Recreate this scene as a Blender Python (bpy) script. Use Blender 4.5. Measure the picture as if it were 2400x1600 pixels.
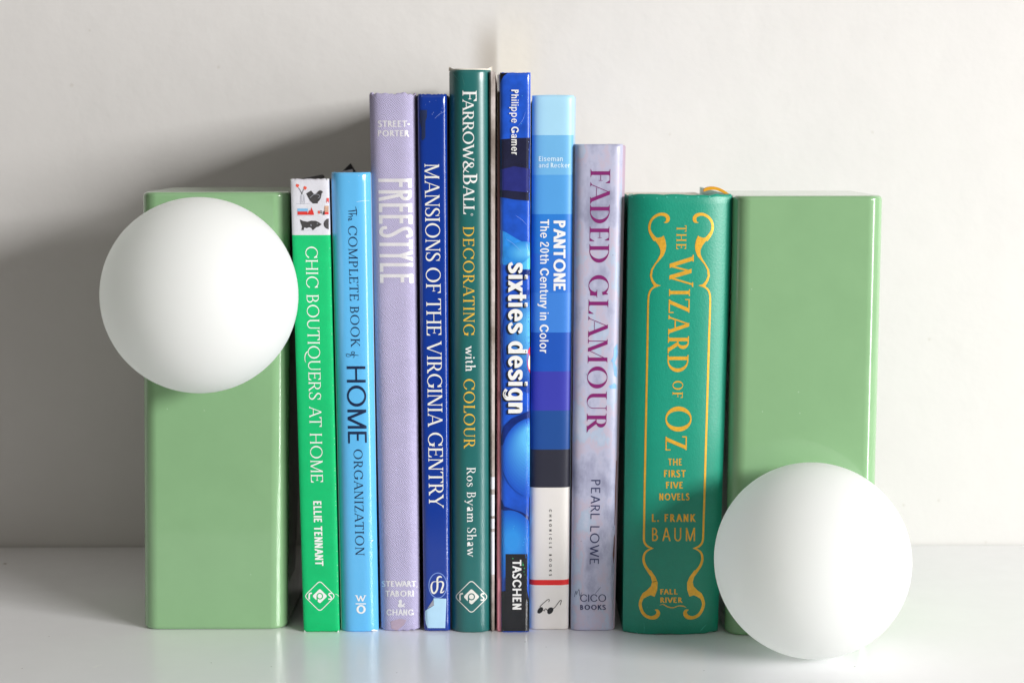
import bpy, bmesh, math, random
from mathutils import Vector, Matrix
from mathutils.geometry import delaunay_2d_cdt

random.seed(7)
sc = bpy.context.scene
for o in list(bpy.data.objects):
    bpy.data.objects.remove(o)

# ------------------------------------------------------------------ camera
F_PX, CAM_D, CAM_H = 4000.0, 0.869, 0.2569          # focal length in 2400-px photo pixels, metres
PITCH, ROLL = math.radians(6.84), math.radians(-0.12)
WALL_Y = 0.188
cam_data = bpy.data.cameras.new('camera')
cam = bpy.data.objects.new('camera', cam_data)
sc.collection.objects.link(cam)
CAM_ROT = Matrix.Rotation(math.pi / 2 - PITCH, 3, 'X') @ Matrix.Rotation(ROLL, 3, 'Z')
CAM_LOC = Vector((0, -CAM_D, CAM_H))
cam.matrix_world = Matrix.Translation(CAM_LOC) @ CAM_ROT.to_4x4()
cam_data.sensor_width = 36
cam_data.lens = F_PX / 2400 * 36
cam_data.clip_start, cam_data.clip_end = 0.02, 50
cam_data.dof.use_dof = True
cam_data.dof.focus_distance = 0.875
cam_data.dof.aperture_fstop = 9.0
sc.camera = cam

# ------------------------------------------------------------------ world, lamps, exposure
world = bpy.data.worlds.new('World')
sc.world = world
world.use_nodes = True
bg = world.node_tree.nodes['Background']
bg.inputs['Color'].default_value = (1.0, 0.87, 0.75, 1)
bg.inputs['Strength'].default_value = 0.118

def area_lamp(name, loc, direction, sx, sy, power, color):
    l = bpy.data.lights.new(name, 'AREA')
    l.shape = 'RECTANGLE'; l.size = sx; l.size_y = sy; l.energy = power; l.color = color
    o = bpy.data.objects.new(name, l)
    sc.collection.objects.link(o)
    o.location = loc
    o.rotation_euler = Vector(direction).to_track_quat('-Z', 'Y').to_euler()
    return o

# the window: in the wall on the right, wide and low, so the shadow of the books is soft sideways and crisp upwards
area_lamp('window_light', (1.95, -1.75, 0.82), (-1, 0, 0), 1.6, 0.50, 114, (1.0, 0.985, 0.97))
# narrow strip lamp added low down for the streaks in lacquer and glossy jackets
area_lamp('low_streak_light', (1.75, -1.15, 0.10), (-1, 0.25, 0), 0.30, 0.95, 15, (1.0, 0.99, 0.98))
# the bright room behind the photographer
area_lamp('room_light', (-0.5, -2.3, 2.1), (0.2, 1.0, -0.8), 2.6, 1.6, 5, (1.0, 0.98, 0.96))

sc.view_settings.view_transform = 'Standard'
sc.view_settings.look = 'None'
sc.view_settings.gamma = 1
sc.view_settings.exposure = 0.08
sc.view_settings.use_curve_mapping = False
sc.cycles.max_bounces = 16
sc.cycles.diffuse_bounces = 12
sc.cycles.transmission_bounces = 12
sc.cycles.caustics_reflective = False
sc.cycles.caustics_refractive = False

# ------------------------------------------------------------------ helpers
def ray(px, py):
    return CAM_ROT @ Vector(((px - 1200) / F_PX, (800 - py) / F_PX, -1))

def at(px, py, Y):                       # the point of the vertical plane y = Y seen at a photo pixel
    d = ray(px, py)
    return CAM_LOC + d * ((Y - CAM_LOC.y) / d.y)

def on_shelf(px, py, z=0.0):             # the point of the shelf seen at a photo pixel
    d = ray(px, py)
    return CAM_LOC + d * ((z - CAM_LOC.z) / d.z)

def lin(c):
    c = c / 255.0
    return c / 12.92 if c <= 0.04045 else ((c + 0.055) / 1.055) ** 2.4

def rgb(r, g, b, k=1.0):
    return (min(1, lin(r) * k), min(1, lin(g) * k), min(1, lin(b) * k), 1)

def new_obj(name, verts, faces, mats, parent=None, loc=None, smooth=False, mat_idx=None):
    """verts in world coordinates; stored relative to loc (or to the root Empty above)."""
    base = Vector((0, 0, 0))
    p = parent
    while p is not None:
        base = base + p.location
        p = p.parent
    off = base + (Vector(loc) if loc is not None else Vector((0, 0, 0)))
    me = bpy.data.meshes.new(name)
    me.from_pydata([tuple(Vector(v) - off) for v in verts], [], faces)
    if not isinstance(mats, (list, tuple)):
        mats = [mats]
    for m in mats:
        me.materials.append(m)
    if mat_idx:
        me.polygons.foreach_set('material_index', mat_idx)
    if smooth:
        me.polygons.foreach_set('use_smooth', [True] * len(me.polygons))
    me.update()
    o = bpy.data.objects.new(name, me)
    sc.collection.objects.link(o)
    if parent is not None:
        o.parent = parent
    if loc is not None:
        o.location = loc
    return o

def thing(name, label, cat, loc, group=None):
    o = bpy.data.objects.new(name, None)
    o.empty_display_size = 0.02
    sc.collection.objects.link(o)
    o.location = loc
    o['label'] = label; o['category'] = cat
    if group:
        o['group'] = group
    return o

# ------------------------------------------------------------------ materials
def material(name, color, rough=0.5, spec=0.5, coat=0.0, coat_rough=0.1, metal=0.0,
             grain=0.0, grain_scale=300, bump=0.0, bump_scale=900, weave=0.0, weave_scale=900,
             sss=0.0, sss_radius=0.03, rough_var=0.0):
    m = bpy.data.materials.new(name)
    m.use_nodes = True
    nt = m.node_tree; N = nt.nodes; Lk = nt.links
    b = N['Principled BSDF']
    b.inputs['Base Color'].default_value = color
    b.inputs['Roughness'].default_value = rough
    b.inputs['Specular IOR Level'].default_value = spec
    b.inputs['Metallic'].default_value = metal
    b.inputs['Coat Weight'].default_value = coat
    b.inputs['Coat Roughness'].default_value = coat_rough
    if sss:
        b.subsurface_method = 'RANDOM_WALK'
        b.inputs['Subsurface Weight'].default_value = sss
        b.inputs['Subsurface Radius'].default_value = (1, 0.93, 0.86)
        b.inputs['Subsurface Scale'].default_value = sss_radius
    tc = N.new('ShaderNodeTexCoord')
    m['co'] = 1
    def noise(scale, detail=3, rough_=0.55):
        n = N.new('ShaderNodeTexNoise')
        n.inputs['Scale'].default_value = scale
        n.inputs['Detail'].default_value = detail
        n.inputs['Roughness'].default_value = rough_
        Lk.new(tc.outputs['Object'], n.inputs['Vector'])
        return n.outputs['Fac']
    def ramp(src, lo, hi, a, c):
        r = N.new('ShaderNodeMapRange')
        r.inputs['From Min'].default_value = lo; r.inputs['From Max'].default_value = hi
        r.inputs['To Min'].default_value = a; r.inputs['To Max'].default_value = c
        Lk.new(src, r.inputs['Value'])
        return r.outputs['Result']
    col = None
    if grain:
        v1 = ramp(noise(grain_scale, 4), 0.3, 0.7, 1 - grain, 1 + grain)
        v2 = ramp(noise(grain_scale * 0.12, 2), 0.3, 0.7, 1 - grain * 0.6, 1 + grain * 0.6)
        mu = N.new('ShaderNodeMath'); mu.operation = 'MULTIPLY'
        Lk.new(v1, mu.inputs[0]); Lk.new(v2, mu.inputs[1])
        sc_ = N.new('ShaderNodeVectorMath'); sc_.operation = 'SCALE'
        sc_.inputs[0].default_value = color[:3]
        Lk.new(mu.outputs[0], sc_.inputs['Scale'])
        col = sc_.outputs['Vector']
        Lk.new(col, b.inputs['Base Color'])
    height = None
    if weave:
        sep = N.new('ShaderNodeSeparateXYZ'); Lk.new(tc.outputs['Object'], sep.inputs[0])
        nz = noise(420, 2)
        def wave(out, ph):
            a = N.new('ShaderNodeMath'); a.operation = 'MULTIPLY_ADD'
            Lk.new(out, a.inputs[0]); a.inputs[1].default_value = weave_scale * 2 * math.pi
            w = N.new('ShaderNodeMath'); w.operation = 'MULTIPLY'; Lk.new(nz, w.inputs[0]); w.inputs[1].default_value = 9
            Lk.new(w.outputs[0], a.inputs[2])
            s = N.new('ShaderNodeMath'); s.operation = 'SINE'; Lk.new(a.outputs[0], s.inputs[0])
            return s.outputs[0]
        mu = N.new('ShaderNodeMath'); mu.operation = 'MULTIPLY'
        Lk.new(wave(sep.outputs['X'], 0), mu.inputs[0]); Lk.new(wave(sep.outputs['Z'], 0), mu.inputs[1])
        height = mu.outputs[0]
        bp = N.new('ShaderNodeBump'); bp.inputs['Strength'].default_value = 1.0
        bp.inputs['Distance'].default_value = weave
        Lk.new(height, bp.inputs['Height']); Lk.new(bp.outputs['Normal'], b.inputs['Normal'])
        # threads differ in colour: crossings lighter than the holes between them
        if col is not None:
            sc2 = N.new('ShaderNodeVectorMath'); sc2.operation = 'SCALE'
            Lk.new(col, sc2.inputs[0]); Lk.new(ramp(height, -1, 1, 0.88, 1.12), sc2.inputs['Scale'])
            Lk.new(sc2.outputs['Vector'], b.inputs['Base Color'])
    elif bump:
        bp = N.new('ShaderNodeBump'); bp.inputs['Strength'].default_value = 1.0
        bp.inputs['Distance'].default_value = bump
        Lk.new(noise(bump_scale, 4), bp.inputs['Height']); Lk.new(bp.outputs['Normal'], b.inputs['Normal'])
    if rough_var:
        Lk.new(ramp(noise(60, 4, 0.65), 0.3, 0.7, max(0.02, rough - rough_var), rough + rough_var), b.inputs['Roughness'])
    return m

def wash(m, colors, scale, pos, stretch=(1, 1, 1), specks=None, detail=6):
    """mottle a material: a noise run through a colour ramp, optional dark specks"""
    nt = m.node_tree; N = nt.nodes; Lk = nt.links
    b = N['Principled BSDF']
    tc = N.new('ShaderNodeTexCoord')
    mp = N.new('ShaderNodeMapping'); mp.inputs['Scale'].default_value = stretch
    Lk.new(tc.outputs['Object'], mp.inputs['Vector'])
    n = N.new('ShaderNodeTexNoise'); n.inputs['Scale'].default_value = scale
    n.inputs['Detail'].default_value = detail; n.inputs['Roughness'].default_value = 0.6
    Lk.new(mp.outputs[0], n.inputs['Vector'])
    r = N.new('ShaderNodeValToRGB')
    el = r.color_ramp.elements
    while len(el) < len(colors):
        el.new(0.5)
    for i, (p, c) in enumerate(zip(pos, colors)):
        el[i].position = p; el[i].color = c
    Lk.new(n.outputs['Fac'], r.inputs['Fac'])
    out = r.outputs['Color']
    if specks:
        v = N.new('ShaderNodeTexVoronoi'); v.inputs['Scale'].default_value = specks[0]
        Lk.new(tc.outputs['Object'], v.inputs['Vector'])
        mr = N.new('ShaderNodeMapRange')
        mr.inputs['From Min'].default_value = specks[1] * 0.6; mr.inputs['From Max'].default_value = specks[1]
        mr.inputs['To Min'].default_value = 1; mr.inputs['To Max'].default_value = 0
        Lk.new(v.outputs['Distance'], mr.inputs['Value'])
        n2 = N.new('ShaderNodeTexNoise'); n2.inputs['Scale'].default_value = specks[0] * 0.4
        Lk.new(tc.outputs['Object'], n2.inputs['Vector'])
        gt = N.new('ShaderNodeMath'); gt.operation = 'GREATER_THAN'; gt.inputs[1].default_value = specks[3]
        Lk.new(n2.outputs['Fac'], gt.inputs[0])
        mm = N.new('ShaderNodeMath'); mm.operation = 'MULTIPLY'
        Lk.new(mr.outputs[0], mm.inputs[0]); Lk.new(gt.outputs[0], mm.inputs[1])
        mx = N.new('ShaderNodeMix'); mx.data_type = 'RGBA'
        Lk.new(mm.outputs[0], mx.inputs['Factor']); Lk.new(out, mx.inputs[6])
        mx.inputs[7].default_value = specks[2]
        out = mx.outputs[2]
    Lk.new(out, b.inputs['Base Color'])
    return m

# ------------------------------------------------------------------ lettering: a parametric typeface drawn as polygons
def catmull(pts, n=8, closed=False):
    P = [tuple(p) for p in pts]
    out = []
    m = len(P)
    rng = range(m if closed else m - 1)
    for i in rng:
        if closed:
            p0, p1, p2, p3 = P[i - 1], P[i], P[(i + 1) % m], P[(i + 2) % m]
        else:
            p1, p2 = P[i], P[i + 1]
            p0 = P[i - 1] if i > 0 else tuple(2 * a - b for a, b in zip(p1, p2))
            p3 = P[i + 2] if i + 2 < m else tuple(2 * a - b for a, b in zip(p2, p1))
        for k in range(n):
            t = k / n
            out.append(tuple(0.5 * (2 * b + (c - a) * t + (2 * a - 5 * b + 4 * c - d) * t * t + (3 * b - a - 3 * c + d) * t ** 3)
                             for a, b, c, d in zip(p0, p1, p2, p3)))
    if not closed:
        out.append(P[-1])
    return out

def stroke(pts, n=8, smooth=True, closed=False, w=None):
    """points (x, y, width) -> a list of quads covering the stroke"""
    if w is not None:
        pts = [(p[0], p[1], w) for p in pts]
    q = catmull(pts, n, closed) if smooth else [tuple(p) for p in pts]
    if closed:
        q = q + [q[0]]
    L = []
    for i, p in enumerate(q):
        if closed:
            a, b = q[i - 1] if i > 0 else q[-2], q[i + 1] if i + 1 < len(q) else q[1]
        else:
            a, b = q[max(0, i - 1)], q[min(len(q) - 1, i + 1)]
        tx, ty = b[0] - a[0], b[1] - a[1]
        l = math.hypot(tx, ty) or 1
        L.append((p[0] - ty / l * p[2] / 2, p[1] + tx / l * p[2] / 2, p[0] + ty / l * p[2] / 2, p[1] - tx / l * p[2] / 2))
    return [([(a[0], a[1]), (a[2], a[3]), (b[2], b[3]), (b[0], b[1])], []) for a, b in zip(L, L[1:])]

def ellipse(cx, cy, rx, ry, a0=0, a1=360, n=40):
    return [(cx + rx * math.cos(math.radians(a0 + (a1 - a0) * i / n)), cy + ry * math.sin(math.radians(a0 + (a1 - a0) * i / n)))
            for i in range(n if a1 - a0 == 360 else n + 1)]

def area2(p):
    return sum(a[0] * b[1] - b[0] * a[1] for a, b in zip(p, p[1:] + p[:1]))

def solve(elements, eps=1e-5):
    """union of (outline minus holes) -> vertices and triangles that never overlap"""
    vs, fs, tags = [], [], []
    for k, (pos, negs) in enumerate(elements):
        for j, poly in enumerate([pos] + list(negs)):
            poly = list(poly)
            if abs(area2(poly)) < eps * eps * 10:
                continue
            if area2(poly) < 0:
                poly.reverse()
            i0 = len(vs)
            vs += [Vector(p) for p in poly]
            fs.append(list(range(i0, len(vs))))
            tags.append((k, j > 0))
    ov, oe, of, a, b, src = delaunay_2d_cdt(vs, [], fs, 1, eps)
    tris = []
    for f, s in zip(of, src):
        inside = {tags[i][0] for i in s if not tags[i][1]} - {tags[i][0] for i in s if tags[i][1]}
        if inside:
            tris.append(tuple(f))
    return [tuple(v) for v in ov], tris

STYLES = {
    'book': dict(S=.115, T=.045, L=.075, sh=.035, br=.05),
    'light': dict(S=.088, T=.05, L=.045, sh=.035, br=.03),
    'contrast': dict(S=.15, T=.026, L=.085, sh=.026, br=.05),
    'heavy': dict(S=.13, T=.062, L=.075, sh=.05, br=.035),
    'foil': dict(S=.15, T=.06, L=.07, sh=.055, br=.0),
    'sans': dict(S=.115, T=.10, L=0, sh=0, br=0),
    'sanslight': dict(S=.10, T=.088, L=0, sh=0, br=0),
    'sansbold': dict(S=.19, T=.165, L=0, sh=0, br=0),
    'sansblack': dict(S=.21, T=.18, L=0, sh=0, br=0), 'grot': dict(S=.15, T=.12, L=0, sh=0, br=0), 'grotheavy': dict(S=.19, T=.15, L=0, sh=0, br=0),
    'deco': dict(S=.125, T=.125, L=0, sh=0, br=0),
    'slab': dict(S=.16, T=.11, L=.09, sh=.1, br=.0),
}
_cache = {}
def glyph(ch, style):
    if (ch, style) in _cache:
        return _cache[(ch, style)]
    p = STYLES[style]
    S, T, L, sh, br = p['S'], p['T'], p['L'], p['sh'], p['br']
    sans = L == 0
    E = []
    def R(x0, y0, x1, y1):
        E.append(([(x0, y0), (x1, y0), (x1, y1), (x0, y1)], []))
    def sf(xl, xr, y, d, l=None):
        if sans:
            return
        l = L if l is None else l
        E.append(([(xl - l, y), (xr + l, y), (xr + l, y + d * sh * .8), (xr + l * .25, y + d * (sh + br * .25)), (xr, y + d * (sh + br)),
                   (xl, y + d * (sh + br)), (xl - l * .25, y + d * (sh + br * .25)), (xl - l, y + d * sh * .8)], []))
    def stem(x, y0=0, y1=1, w=None, t=1, b=1):
        w = S if w is None else w
        R(x, y0, x + w, y1)
        if b: sf(x, x + w, y0, 1)
        if t: sf(x, x + w, y1, -1)
    def dg(x0, y0, x1, y1, w):
        h = w * math.hypot(x1 - x0, y1 - y0) / abs(y1 - y0) / 2
        E.append(([(x0 - h, y0), (x0 + h, y0), (x1 + h, y1), (x1 - h, y1)], []))
        return h
    def bowl(xs, y0, y1, xr, s=None, t=None):
        s = S if s is None else s; t = T if t is None else t
        ry = (y1 - y0) / 2; cy = (y0 + y1) / 2
        xm = max(xs, xr - ry * .98)
        o = [(xs, y0)] + ellipse(xm, cy, xr - xm, ry, -90, 90, 24) + [(xs, y1)]
        xi = max(xs, xm - .0)
        i = [(xs - .01, y0 + t)] + ellipse(xi, cy, xr - s - xi, ry - t, -90, 90, 24) + [(xs - .01, y1 - t)]
        E.append((o, [i]))
    def ring(cx, cy, rx, ry, negs=(), s=None, t=None):
        s = S * 1.08 if s is None else s; t = T if t is None else t
        E.append((ellipse(cx, cy, rx, ry), [ellipse(cx, cy, rx - s, ry - t)] + list(negs)))
    def beak(x, y, d, l):          # serif on the end of a horizontal arm
        if not sans:
            E.append(([(x - T * .2, y), (x + T * .6, y), (x + T * .75, y + d * l), (x + T * .2, y + d * l), (x - l * .45, y + d * T * .9), (x - l * .5, y)], []))
    TH = S if sans else T * 1.1    # thin diagonals
    l = .05 if sans else L + .035
    adv = .7
    if ch == ' ':
        adv = .32
    elif ch == 'A':
        W = .66
        a = dg(l - .02 + TH * .5, 0, l + W / 2 - .01, 1, TH); b = dg(l + W - .02, 0, l + W / 2, 1, S)
        R(l + W * .2, .30, l + W * .78, .30 + T)
        sf(l - .02 + TH * .5 - a, l - .02 + TH * .5 + a, 0, 1, L * .8); sf(l + W - .02 - b, l + W - .02 + b, 0, 1, L * .7)
        adv = W + 2 * l - .04
    elif ch == 'B':
        stem(l); bowl(l, .5 - T / 2, 1, l + .44); bowl(l, 0, .5 + T / 2, l + .51); adv = l + .56
    elif ch in 'CG':
        rx = .43; cx = .05 + rx
        neg = [(cx + .03, .5), (cx + .75, 1.02), (cx + .75, -.02 if ch == 'C' else .2)]
        ring(cx, .5, rx, .515, [neg])
        if not sans:
            E.append(([(cx + .315, .97), (cx + .35, .97), (cx + .36, .68), (cx + .335, .68), (cx + .25, .86)], []))
        if ch == 'G':
            stem(cx + .24, .07, .43, t=1, b=0)
            if sans: R(cx + .05, .43 - T, cx + .24 + S, .43)
            adv = cx + .24 + S + (.05 if sans else L)
        else:
            if not sans:
                E.append(([(cx + .30, .17), (cx + .355, .22), (cx + .365, .25), (cx + .34, .26), (cx + .25, .16)], []))
            adv = cx + .40
    elif ch == 'D':
        stem(l); bowl(l, 0, 1, l + .66, S * 1.05); adv = l + .71
    elif ch in 'EF':
        stem(l, b=1, t=1)
        R(l, 1 - T, l + .46, 1); R(l, .52 - T / 2, l + .38, .52 + T / 2)
        beak(l + .46, 1, -1, .22)
        if not sans:
            R(l + .36, .42, l + .36 + T * .7, .62)
        if ch == 'E':
            R(l, 0, l + .49, T); beak(l + .49, 0, 1, .24); adv = l + .55
        else:
            adv = l + .49
    elif ch == 'H':
        stem(l); stem(l + .56); R(l, .5 - T / 2, l + .6, .5 + T / 2); adv = 2 * l + .56 + S
    elif ch == 'I':
        stem(l); adv = 2 * l + S
    elif ch == 'K':
        stem(l); h = dg(l + S * .6, .40, l + .5, 1, TH); g = dg(l + .22, .56, l + .56, 0, S)
        sf(l + .5 - h, l + .5 + h, 1, -1, L * .7); sf(l + .56 - g, l + .56 + g, 0, 1, L * .7); adv = l + .64 + L
    elif ch == 'L':
        stem(l); R(l, 0, l + .47, T); beak(l + .47, 0, 1, .26); adv = l + .51
    elif ch == 'M':
        W = .70; tw = S if sans else T * 1.3
        stem(l, w=tw, t=0); stem(l + W - S * .2, t=0)
        dg(l + S * .45, 1, l + W / 2 + .02, 0.0, S); dg(l + W / 2 + .02, 0.0, l + W + S * .3, 1, TH)
        sf(l - .0, l + tw, 1, -1, L * .7); sf(l + W + S * .2, l + W + S * .8, 1, -1, L * .6)
        adv = 2 * l + W + S * .8
    elif ch == 'N':
        W = .60; tw = S if sans else T * 1.2
        stem(l, w=tw, t=0); stem(l + W - tw, w=tw, b=0); dg(l + S * .4, 1, l + W - S * .5, 0, S)
        sf(l - .0, l + tw, 1, -1, L * .7)
        adv = 2 * l + W
    elif ch == 'O' or ch == 'Q':
        ring(.05 + .44, .5, .44, .515); adv = .98
        if ch == 'Q':
            E.extend(stroke([(.42, .02, T * .8), (.52, -.14, S * .8), (.72, -.25, S * .75), (1.0, -.27, S * .5), (1.2, -.2, T * .5)]))
    elif ch in 'PR':
        stem(l); bowl(l, .45, 1, l + .48)
        if ch == 'R':
            g = dg(l + .24, .50, l + .54, 0, S); sf(l + .54 - g, l + .54 + g, 0, 1, L * .7); adv = l + .58 + L * .8
        else:
            adv = l + .53
    elif ch == 'S':
        E.extend(stroke([(.50, .76, T * .5), (.47, .86, T), (.38, .955, T), (.27, .98, T * 1.05), (.15, .92, S * .85), (.105, .77, S), (.18, .63, S * 1.02), (.31, .52, S * 1.1),
                         (.44, .40, S * 1.02), (.50, .25, S), (.44, .09, S * .85), (.29, .02, T * 1.05), (.17, .045, T), (.08, .14, T), (.055, .26, T * .5)]))
        if sans:
            E[:] = stroke([(.46, .82, T), (.38, .92, T), (.27, .945, T), (.15, .89, S), (.12, .75, S), (.19, .62, S), (.30, .52, S), (.42, .41, S), (.475, .26, S), (.42, .11, S), (.28, .055, T), (.16, .09, T), (.08, .18, T)])
        else:
            R(.485, .70, .485 + T * .8, .97); R(.04, .03, .04 + T * .8, .31)
        adv = .58
    elif ch == 'T':
        W = .62
        stem(l * .5 + W / 2 - S / 2, t=0); R(l * .5, 1 - T, l * .5 + W, 1)
        if not sans:
            E.append(([(l * .5 - T * .6, 1), (l * .5 + .1, 1), (l * .5 + .09, 1 - T), (l * .5, .80), (l * .5 - T * .6, .80)], []))
            E.append(([(l * .5 + W + T * .6, 1), (l * .5 + W - .1, 1), (l * .5 + W - .09, 1 - T), (l * .5 + W, .80), (l * .5 + W + T * .6, .80)], []))
        adv = W + l
    elif ch == 'U':
        W = .60; tw = S if sans else T * 1.2
        R(l, .32, l + S, 1); R(l + W - tw, .32, l + W, 1); sf(l, l + S, 1, -1); sf(l + W - tw, l + W, 1, -1)
        o = ellipse(l + W / 2, .32, W / 2, .335, 180, 360, 30)
        i = ellipse(l + (S + W - tw) / 2, .32, (W - S - tw) / 2, .335 - (T if sans else T * 1.25), 180, 360, 30)
        E.append((o, [i + [(l + W - tw, .33), (l + S, .33)]]))
        adv = 2 * l + W
    elif ch == 'V':
        W = .66
        a = dg(l, 1, l + W / 2, 0, S); b = dg(l + W, 1, l + W / 2 + .01, 0, TH)
        sf(l - a, l + a, 1, -1, L * .7); sf(l + W - b, l + W + b, 1, -1, L * .8); adv = 2 * l + W - .02
    elif ch == 'W':
        W = .98; l2 = l + .02
        a = dg(l2, 1, l2 + W * .29, 0, S); dg(l2 + W * .5, .92, l2 + W * .29, 0, TH)
        dg(l2 + W * .48, .92, l2 + W * .73, 0, S); b = dg(l2 + W, 1, l2 + W * .73, 0, TH)
        sf(l2 - a, l2 + a, 1, -1, L * .7); sf(l2 + W - b, l2 + W + b, 1, -1, L * .8); adv = 2 * l + W
    elif ch == 'Y':
        W = .62
        stem(l + W / 2 - S / 2, 0, .46, t=0)
        a = dg(l, 1, l + W / 2, .42, S); b = dg(l + W, 1, l + W / 2, .42, TH)
        sf(l - a, l + a, 1, -1, L * .7); sf(l + W - b, l + W + b, 1, -1, L * .8); adv = 2 * l + W - .04
    elif ch == 'Z':
        W = .56
        R(l * .5, 1 - T, l * .5 + W, 1); R(l * .5, 0, l * .5 + W, T); dg(l * .5 + S * .6, 0, l * .5 + W - S * .6, 1, S)
        if not sans:
            R(l * .5 - T * .3, .78, l * .5 + T * .5, 1); R(l * .5 + W - T * .5, 0, l * .5 + W + T * .3, .24)
        adv = W + l
    elif ch == '&':
        E.extend(stroke([(.80, .52, T), (.72, .33, T), (.56, .10, T), (.36, .03, S * .8), (.16, .07, S), (.09, .25, S), (.19, .42, S * .8), (.36, .56, T * 1.3), (.45, .74, S * .7),
                         (.40, .91, T), (.28, .96, T * 1.1), (.18, .87, S * .8), (.19, .72, S), (.34, .48, S), (.56, .18, S), (.74, .05, S * .8), (.86, .05, T)]))
        adv = .90
    elif ch == ',':
        E.extend(stroke([(.09, .08, S * 1.1), (.11, 0, S * .9), (.05, -.14, T * .6)])); adv = .2
    elif ch == '.':
        E.append((ellipse(.1, S * .55, S * .6, S * .6), [])); adv = .22
    elif ch == '-':
        R(.04, .36, .30, .36 + T * 1.1); adv = .34
    # lower case, x-height .64
    elif ch == 'o':
        ring(.04 + .28, .31, .28, .325); adv = .64
    elif ch == 'a':
        E.extend(stroke([(.10, .50, S * .9), (.16, .60, T * 1.2), (.26, .63, T * 1.3), (.37, .57, S * .9), (.39, .42, S)]))
        R(.39 - S / 2, .08, .39 + S / 2, .46); E.extend(stroke([(.39, .12, S), (.42, .02, S * .7), (.52, .06, T * .7)]))
        ring(.235, .17, .185, .185, s=S * .95); adv = .54
    elif ch in 'hm':
        x = l
        stem(x, 0, 1.06 if ch == 'h' else .62, t=0)
        E.append(([(x - L, (1.06 if ch == 'h' else .62) - .05), (x + S, 1.08 if ch == 'h' else .65), (x + S, .9 if ch == 'h' else .5), (x, .9 if ch == 'h' else .5)], []))
        for k in range(1 if ch == 'h' else 2):
            E.extend(stroke([(x + S * .8, .44, T), (x + .2, .57, T * 1.4), (x + .30, .61, S * .8), (x + .385, .53, S), (x + .395, .40, S)]))
            stem(x + .395 - S / 2, 0, .42, t=0)
            x += .395 - S / 2
        adv = x + S + L + .03
    elif ch == 'i':
        stem(l, 0, .62, t=0); E.append(([(l - L, .57), (l + S, .65), (l + S, .5), (l, .5)], [])); E.append((ellipse(l + S / 2, .88, S * .6, S * .6), [])); adv = 2 * l + S
    elif ch == 's':
        E.extend(stroke([(.36, .48, T), (.31, .60, T), (.20, .625, T * 1.1), (.10, .57, S * .8), (.10, .46, S), (.20, .36, S), (.32, .27, S), (.37, .15, S * .9), (.29, .03, T * 1.1), (.17, .01, T), (.07, .07, T), (.05, .18, T)])); adv = .44
    elif ch == 't':
        R(.10, .12, .10 + S, .66); E.append(([(.02, .58), (.34, .58), (.34, .63), (.10 + S, .63), (.10 + S, .80), (.10, .72), (.02, .62)], []))
        E.extend(stroke([(.10 + S / 2, .16, S), (.14 + S / 2, .04, S * .8), (.24, .01, T * 1.2), (.35, .07, T * .7)])); adv = .40
    elif ch == 'w':
        W = .74; l2 = l
        a = dg(l2, .62, l2 + W * .28, 0, S); dg(l2 + W * .5, .60, l2 + W * .29, 0, TH)
        dg(l2 + W * .47, .60, l2 + W * .72, 0, S); b = dg(l2 + W, .62, l2 + W * .73, 0, TH)
        sf(l2 - a, l2 + a, .62, -1, L * .7); sf(l2 + W - b, l2 + W + b, .62, -1, L * .8); adv = 2 * l + W - .04
    elif ch == 'y':
        W = .48; l2 = l
        a = dg(l2, .62, l2 + W * .52, 0.0, S); b = dg(l2 + W, .62, l2 + W * .30, -.24, TH)
        sf(l2 - a, l2 + a, .62, -1, L * .7); sf(l2 + W - b, l2 + W + b, .62, -1, L * .8)
        E.append((ellipse(l2 + W * .22, -.22, S * .65, S * .6), [])); adv = 2 * l + W - .04
    if style == 'deco':
        E = []; h = .062
        def V(x): R(x - h, 0, x + h, 1)
        if ch == 'F' or ch == 'E':
            V(.1); R(.1, .89, .36, 1); R(.1, .62, .34, .73); adv = .40
            if ch == 'E': R(.1, 0, .36, .11)
        elif ch == 'R':
            V(.1); E.append((ellipse(.19, .81, .22, .19, -90, 90, 16) + [(.1, 1), (.1, .62)], [ellipse(.19, .81, .10, .08, -90, 90, 16) + [(.1, .89), (.1, .73)]]))
            E.append(([(.15, .66), (.27, .66), (.44, 0), (.31, 0)], [])); adv = .46
        elif ch == 'S':
            E.extend(stroke([(.40, .80, .115), (.36, .93, .115), (.24, .945, .115), (.12, .88, .12), (.12, .74, .125), (.20, .60, .125), (.32, .42, .125), (.38, .25, .125), (.34, .10, .12), (.22, .055, .115), (.10, .11, .115), (.07, .24, .115)])); adv = .47
        elif ch == 'T':
            V(.2); R(.02, .89, .38, 1); adv = .38
        elif ch == 'Y':
            V(.21); R(.15, 0, .27, .6); E.pop(0); E.append(([(.02, 1), (.15, 1), (.27, .60), (.15, .60)], [])); E.append(([(.40, 1), (.27, 1), (.15, .60), (.27, .60)], [])); adv = .42
        elif ch == 'L':
            V(.1); R(.1, 0, .36, .11); adv = .38
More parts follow.
